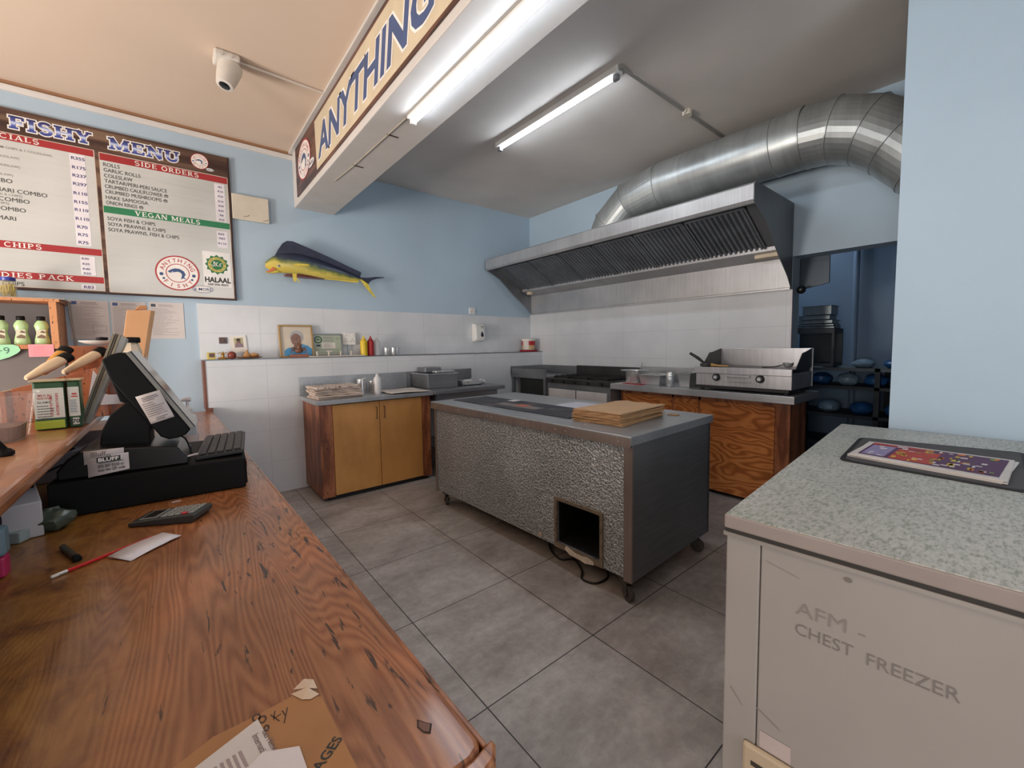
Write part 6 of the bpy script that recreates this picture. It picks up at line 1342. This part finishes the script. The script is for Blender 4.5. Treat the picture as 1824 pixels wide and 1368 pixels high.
# orange wooden rack behind
t = thing('wooden_rack', 'orange varnished wooden condiment rack on the raised shelf', 'rack', (-.4, 2.9, SZ))
MB().box(-.505, -.49, 2.42, 3.25, SZ, 1.205).build('side_rail', ow, t, bevel=.002)
MB().prism([(-.478, SZ), (-.478, 1.212), (-.218, 1.292), (-.218, SZ)], 'y', 2.44, 2.455).build('front_panel', ow, t, bevel=.002)
MB().box(-.395, -.135, 2.98, 3.0, SZ, 1.378).build('back_panel', ow, t, bevel=.002)
MB().box(-.478, -.135, 2.455, 2.98, SZ, SZ+.012).build('bottom', ow, t)
MB().box(-.147, -.135, 2.70, 2.98, SZ, 1.30).build('side_panel', ow, t, bevel=.002)
crm = plain('cream_sauce', (214, 190, 156), .4, var=.05); mus = plain('mustard_sauce', (190, 134, 50), .4)
def lying(lab, a, b, mt, r_=.033, grp='sauce bottles lying in the wooden rack'):
    a = Vector(a); b = Vector(b); t = thing('sauce_bottle', lab, 'sauce bottle', tuple(a.lerp(b, .5)), grp)
    L = (b-a).length; Tq = (b-a).to_track_quat('Z', 'Y').to_matrix().to_4x4()
    MB().lathe(a, [(.008, 0), (.016, .01), (r_*.75, L*.25), (r_, L*.5), (r_, L*.80), (r_*.96, L*.84)], 20, sy=.72, T=Tq).build('body', mt, t, smooth=True)
    MB().lathe(a, [(r_*1.02, L*.80), (r_*1.04, L*.82), (r_*1.04, L*.985), (r_*.9, L), (.001, L)], 20, sy=.76, T=Tq).build('cap', blk, t, smooth=True)
    d = (b-a).normalized(); m = MB(); m.lathe(a, [(r_*1.052, L*.855), (r_*1.052, L*.93)], 20, sy=.765, T=Tq)
    return t
lying('cream sauce bottle with a black cap lying in front in the wooden rack', (-.475, 2.64, 1.240), (-.362, 2.75, 1.330), crm, .029)
lying('mustard coloured sauce bottle lying behind the front cream one in the rack', (-.455, 2.80, 1.25), (-.385, 2.90, 1.365), mus, .028)
lying('cream sauce bottle with a black cap lying nearest the leaning board', (-.385, 2.76, 1.255), (-.262, 2.88, 1.355), crm, .028)
def upright(lab, x, y, z, s=1.0, name='sauce_bottle'):
    t = thing(name, lab, 'sauce bottle', (x, y, z), 'upright sauce bottles on the rack')
    MB().lathe((x, y, z), [(.030*s, 0), (.034*s, .005*s), (.034*s, .022*s), (.022*s, .062*s), (.021*s, .066*s)], 8).build('body', plain('cream_bottle', (206, 188, 164), .4), t)
    MB().lathe((x, y, z), [(.030*s, .060*s), (.031*s, .064*s), (.031*s, .080*s), (.028*s, .084*s), (.001, .085*s)], 22).build('cap', blk, t, smooth=True)
    return t
MB().box(-.215, -.095, 2.46, 2.60, SZ, 1.325).build('bottle_stand', ow, bpy.data.objects['wooden_rack'])
upright('cream bottle with a flat black cap standing above the till screen', -.140, 2.52, 1.326, 1.0)
t = thing('small_bottle', 'small dark-capped bottle between the leaning board and the orange board', 'bottle', (-.185, 2.62, 1.325))
MB().lathe((-.185, 2.585, 1.3255), [(.014, 0), (.015, .03), (.011, .045)], 14).build('body', plain('brown_bottle', (98, 56, 44), .3), t, smooth=True); MB().lathe((-.185, 2.585, 1.3705), [(.017, 0), (.017, .026), (.001, .028)], 16).build('cap', blk, t, smooth=True)
# tall orange board (menu clipboard)
t = thing('orange_board', 'tall orange-tan board standing behind the cream bottle', 'board', (-.13, 2.78, 1.27))
m = MB(); m.add([Vector((-.205, 2.80, 1.27)), Vector((-.122, 2.80, 1.27)), Vector((-.076, 2.86, 1.556)), Vector((-.166, 2.86, 1.552)), Vector((-.205, 2.825, 1.265)), Vector((-.108, 2.84, 1.265)), Vector((-.060, 2.90, 1.556)), Vector((-.166, 2.885, 1.556))], [(0, 1, 2, 3), (7, 6, 5, 4), (0, 4, 5, 1), (1, 5, 6, 2), (2, 6, 7, 3), (3, 7, 4, 0)])
m.build('board', plain('tan_board', (224, 170, 122), .45, var=.05), t, bevel=.002)
MB().prism([(-.138, 1.556), (-.088, 1.560), (-.092, 1.580), (-.120, 1.578)], 'y', 2.865, 2.885).build('clip', plain('tan_clip', (200, 136, 84), .5), t, bevel=.003)
MB().box(-.21, -.10, 2.80, 2.98, SZ, 1.264).build('support_block', ow, bpy.data.objects['wooden_rack'])
# white plate edge
o = MB().lathe((-.268, 2.92, 1.3805), [(.03, .0), (.06, .008), (.080, .018), (.082, .022), (.055, .013), (.001, .004)], 26).build('white_plate', plain('plate_white', (214, 208, 202), .35), smooth=True); tag(o, 'white plate resting on top of the orange rack', 'plate')
tag(MB().lathe((-.268, 2.93, 1.3850), [(.016, 0), (.017, .02), (.022, .022), (.022, .034), (.001, .036)], 16).build('dark_cap_jar', blk, smooth=True), 'small dark-capped jar standing on the white plate', 'jar')
# white curled price card seen behind the till
t = thing('white_card', 'white curved paper card taped on the orange rack behind the till screen', 'card', (-.25, 2.43, 1.13))
m = MB(); P = [(-.255, 1.275), (-.232, 1.225), (-.238, 1.18), (-.215, 1.170), (-.175, 1.168), (-.175, 1.128), (-.245, 1.130), (-.268, 1.142), (-.274, 1.165)]
m.prism(P, 'y', 2.425, 2.4275); m.build('card', plain('note_white', (216, 210, 214), .6), t)
m = MB(); TT = TM((-.27, 2.4245, 1.13), (1, 0, 0), (0, 0, 1)); lines(m, TT, .008, .030, .12, 9, .010, .0016, .3, r2); m.build('print', plain('faint_ink', (170, 172, 186), .6), t)
# papers & bag in the gap under the shelf
wp = plain('stacked_white_paper', (176, 170, 172), .6)
tag(MB(Matrix.Translation((-.40, 1.9, CZ+.001)) @ Matrix.Rotation(R(12), 4, 'Z')).box(-.09, .06, -.16, .12, 0, .10).build('paper_stack', wp, bevel=.004), 'stack of white paper in the gap under the raised shelf beside the cash drawer', 'paper')
tag(MB(Matrix.Translation((-.43, 2.75, CZ+.001)) @ Matrix.Rotation(R(-6), 4, 'Z')).box(-.03, .17, -.30, .25, 0, .12).build('white_carton', plain('pale_carton', (160, 152, 158), .6), bevel=.004), 'pale carton under the raised shelf behind the till stand', 'carton')
tag(MB(Matrix.Translation((-.345, 1.775, CZ+.001)) @ Matrix.Rotation(R(-24), 4, 'Z')).box(-.05, .02, -.05, .05, 0, .03).build('card_stack', plain('card_teal_grey', (136, 146, 144), .6), bevel=.003), 'small stack of grey-white cards under the shelf front corner', 'cards')
m = MB(); rr = random.Random(8)
m.ball((-.30, 1.79, CZ+.032), .04, 1.3, .9, .8, 14, 8)
for i, v in enumerate(m.v): m.v[i] = v+Vector((rr.uniform(-.006, .006), rr.uniform(-.006, .006), rr.uniform(-.004, .006)))
tag(m.build('crumpled_bag', plain('dark_film', (64, 72, 62), .25, var=.3, vscale=30), smooth=True), 'crumpled dark plastic bag beside the left end of the cash drawer', 'bag')
cbm = MB().tube(curve_pts([(-.27, 2.0, 1.03), (-.30, 1.95, 1.02), (-.33, 1.90, .99), (-.36, 1.95, .93), (-.38, 2.05, .86)]), .004, 6).tube([(-.30, 2.0, .98), (-.35, 1.92, .965), (-.42, 1.95, .90)], .003, 6)
tag(cbm.build('power_cable', blk, smooth=True), 'black cables curling from the till base under the raised shelf', 'cable')
# drink cup holder object at far left
t = thing('card_reader_stand', 'dark-rimmed upright stand with white, teal and pink parts at the left edge', 'stand', (-.36, 1.48, CZ))
Q = Matrix.Translation((-.375, 1.50, CZ))
MB(Q).box(-.04, .052, -.02, .02, .001, .05).build('pink_part', plain('pink_part', (176, 36, 84), .4), t, bevel=.006)
MB(Q).box(-.04, .054, -.022, .022, .051, .118).build('teal_part', plain('teal_grey', (104, 126, 136), .35), t, bevel=.008)
MB(Q).box(-.04, .046, -.016, .016, .118, .14).build('neck', blk, t, bevel=.004)
MB(Q).prism([(-.06, .135), (.03, .135), (.062, .175), (.068, .20), (.045, .222), (-.06, .236)], 'y', -.012, .012).build('dark_rim', plain('rim_dark_green', (44, 48, 40), .4), t, bevel=.008)
MB(Q).prism([(-.06, .145), (.022, .148), (.045, .178), (.048, .195), (.032, .208), (-.06, .22)], 'y', -.0145, -.0122).build('white_face', plain('face_pale', (186, 176, 170), .5), t)
# hand sanitiser
t = thing('pump_bottle', 'white hand sanitiser pump bottle on the counter behind the till', 'pump bottle', (.045, 2.97, CZ))
MB().lathe((.045, 2.97, CZ+.0005), [(.036, 0), (.040, .006), (.040, .135), (.034, .155), (.018, .165), (.016, .17)], 22, sy=.8).build('body', wt, t, smooth=True); MB().lathe((.045, 2.97, CZ+.1705), [(.021, 0), (.021, .024), (.012, .034), (.007, .04), (.007, .062)], 16).build('collar', wt, t, smooth=True)
m = MB(); m.tube([(.062, 2.97, CZ+.245), (.045, 2.97, CZ+.247), (.02, 2.97, CZ+.243), (-.03, 2.97, CZ+.238)], [.012, .013, .007, .006], 10); m.build('pump_head', wt, t, smooth=True)
m = MB(); TT = TM((.015, 2.9365, CZ+.05), (1, 0, 0), (0, 0, 1)); rect(m, TT, 0, .06, 0, .06); m.build('label', plain('label_blue_white', (176, 190, 200), .4), t)
tag(MB().box(-.075, -.035, 3.38, 3.42, CZ+.0005, CZ+.28).build('beige_post', plain('ivory_plastic', (205, 196, 182), .5), bevel=.004), 'ivory upright block standing behind the till screen on the counter', 'block')
tag(MB().box(.185, .235, 4.37, 4.42, CZ+.0005, CZ+.025).build('wood_block', red_edge), 'small brown wood block at the far end of the counter by the tiled wall', 'block')

# ---------------------------------------------------------------- open wall shelf with green bottles
t = thing('wall_shelf', 'open orange pine box shelf on the wall below the menu board', 'shelf', (-.9, 4.55, 1.38))
sw = wood('pine_shelf', (150, 92, 56), (182, 118, 76), (200, 140, 96), (4, 4, 1.2), rings=2, rough=.5)
MB().box(-1.7, -.60, 4.38, 4.688, 1.702, 1.722).build('top_board', sw, t, bevel=.002)
MB().box(-.652, -.615, 4.38, 4.688, 1.372, 1.702).build('side_panel', sw, t, bevel=.002)
MB().box(-1.7, -1.66, 4.38, 4.688, 1.372, 1.702).build('side_panel', sw, t, bevel=.002)
MB().box(-1.66, -.652, 4.38, 4.688, 1.372, 1.402).build('bottom_board', sw, t, bevel=.002)
MB().box(-1.66, -.652, 4.672, 4.688, 1.402, 1.702).build('back_board', plain('grey_back', (96, 92, 92), .7), t)
tag(MB().box(-1.72, -.575, 4.395, 4.68, 1.7225, 1.727).build('white_sheet', plain('white_laminate', (204, 198, 190), .5)), 'white sheet covering the top of the pine wall shelf', 'sheet')
cb2 = MB().tube(curve_pts([(-.597, 4.68, 1.72), (-.590, 4.68, 1.6), (-.578, 4.68, 1.5), (-.572, 4.68, 1.35)]), .004, 6).tube([(-.585, 4.682, 1.72), (-.58, 4.682, 1.58), (-.562, 4.682, 1.35)], .003, 6)
tag(cb2.build('wall_cable', plain('cable_grey', (176, 168, 158), .5), smooth=True), 'pale thin cables hanging down the wall beside the pine shelf', 'cable')
MB().box(-1.66, -.60, 4.40, 4.685, .9, 1.37).build('lower_panel', plain('dark_panel_under', (108, 100, 98), .7), t)
gb = plain('green_sauce', (176, 206, 150), .3, var=.05); lb = plain('sauce_label', (206, 204, 180), .5); lbb = plain('sauce_label_brown', (110, 92, 70), .5)
def gbottle(x, lab, y=4.47):
    z = 1.4022; t = thing('green_sauce_bottle', lab, 'sauce bottle', (x, y, z), 'green sauce bottles in the wall shelf')
    MB().lathe((x, y, z), [(.034, 0), (.039, .006), (.038, .03), (.029, .072), (.027, .088), (.032, .115), (.036, .132), (.030, .152), (.019, .168), (.017, .172)], 24, sy=.7).build('body', gb, t, smooth=True)
    MB().lathe((x, y, z), [(.020, .170), (.021, .172), (.021, .196), (.019, .20), (.001, .2)], 20).build('cap', blk, t, smooth=True)
    Q = TM((x, y-.0275, z), (1, 0, 0), (0, 0, 1)); m = MB(); rect(m, Q, -.022, .022, .040, .105); m.build('label', lb, t)
    m = MB(); m.add([up_by(Q, .0005) @ Vector(p) for p in ((-.020, .048, 0), (.020, .042, 0), (.020, .062, 0), (.0, .072, 0), (-.02, .056, 0))], [(0, 1, 2, 3, 4)]); m.add([up_by(Q, .0005) @ Vector(p) for p in ((-.005, .085, 0), (.02, .080, 0), (.02, .092, 0), (.004, .100, 0))], [(0, 1, 2, 3)]); m.build('label_print', lbb, t)
gbottle(-.708, 'green sauce bottle in the wall shelf, next to the post above the pink note'); gbottle(-.802, 'green sauce bottle in the wall shelf, second from the right post'); gbottle(-.893, 'green sauce bottle in the wall shelf, third from the right post')
o = MB(TM((-.763, 4.3785, 1.318), (1, 0, 0), (0, 0, 1))).box(0, .118, 0, .086, 0, .001).build('pink_note', plain('pink_note', (236, 148, 156), .6)); 
t = thing('pink_note_card', 'pink sticky note on the front of the pine wall shelf', 'note', (-.70, 4.378, 1.318)); o.parent = t; o.location = Vector(o.location)-Vector(t.location); o.name = 'sheet'
m = MB(); TT = TM((-.763, 4.3768, 1.318), (1, 0, 0), (0, 0, 1)); lines(m, TT, .02, .10, .066, 4, .016, .0022, .4, r2); m.build('writing', plain('pink_ink', (196, 100, 112), .6), t)
t = thing('green_note', 'mint green oval note with handwritten +9 on the pine wall shelf', 'note', (-.86, 4.378, 1.29))
m = MB(); P = [(-.96, 1.402), (-.83, 1.404), (-.806, 1.392), (-.798, 1.365), (-.812, 1.345), (-.85, 1.318), (-.90, 1.298), (-.96, 1.296)]; m.prism(P, 'y', 4.3765, 4.379); m.build('sheet', plain('mint_note', (156, 214, 172), .6), t)
m = MB(); m.text('R5+9', .062, TM((-.843, 4.3758, 1.345), (1, 0, .12), (-.12, 0, 1)), 'r', off=0.0); m.build('writing', plain('ink_green_dark', (70, 110, 96), .6), t)
t = thing('jar', 'glass jar of yellow chillies with a blue lid on top of the wall shelf', 'jar', (-.85, 4.52, 1.7272))
zj = 1.7275
MB().lathe((-.852, 4.52, zj), [(.036, 0), (.040, .004), (.040, .105), (.034, .118)], 22).build('glass', clear('jar_glass', (200, 190, 160), .25, .08), t, smooth=True); MB().lathe((-.852, 4.52, zj), [(.036, .118), (.037, .12), (.037, .142), (.001, .144)], 22).build('lid', plain('blue_lid', (52, 62, 150), .35), t, smooth=True)
m = MB(); rr = random.Random(2)
for i in range(26):
    a = rr.uniform(0, 2*PI); q_ = rr.uniform(.01, .033); x, y = -.852+q_*math.cos(a), 4.52+q_*math.sin(a); z = zj+rr.uniform(.008, .045)
    m.tube([(x, y, z), (x+rr.uniform(-.006, .006), y+rr.uniform(-.004, .004), z+.03), (x+rr.uniform(-.01, .01)*.6, y, z+.06)], [.003, .0045, .002], 6)
m.build('chillies', plain('pickled_chilli', (190, 168, 72), .4, var=.3, vscale=40), t, smooth=True)
for o in t.children:
    if o.name.startswith('chillies'): o['kind'] = 'stuff'
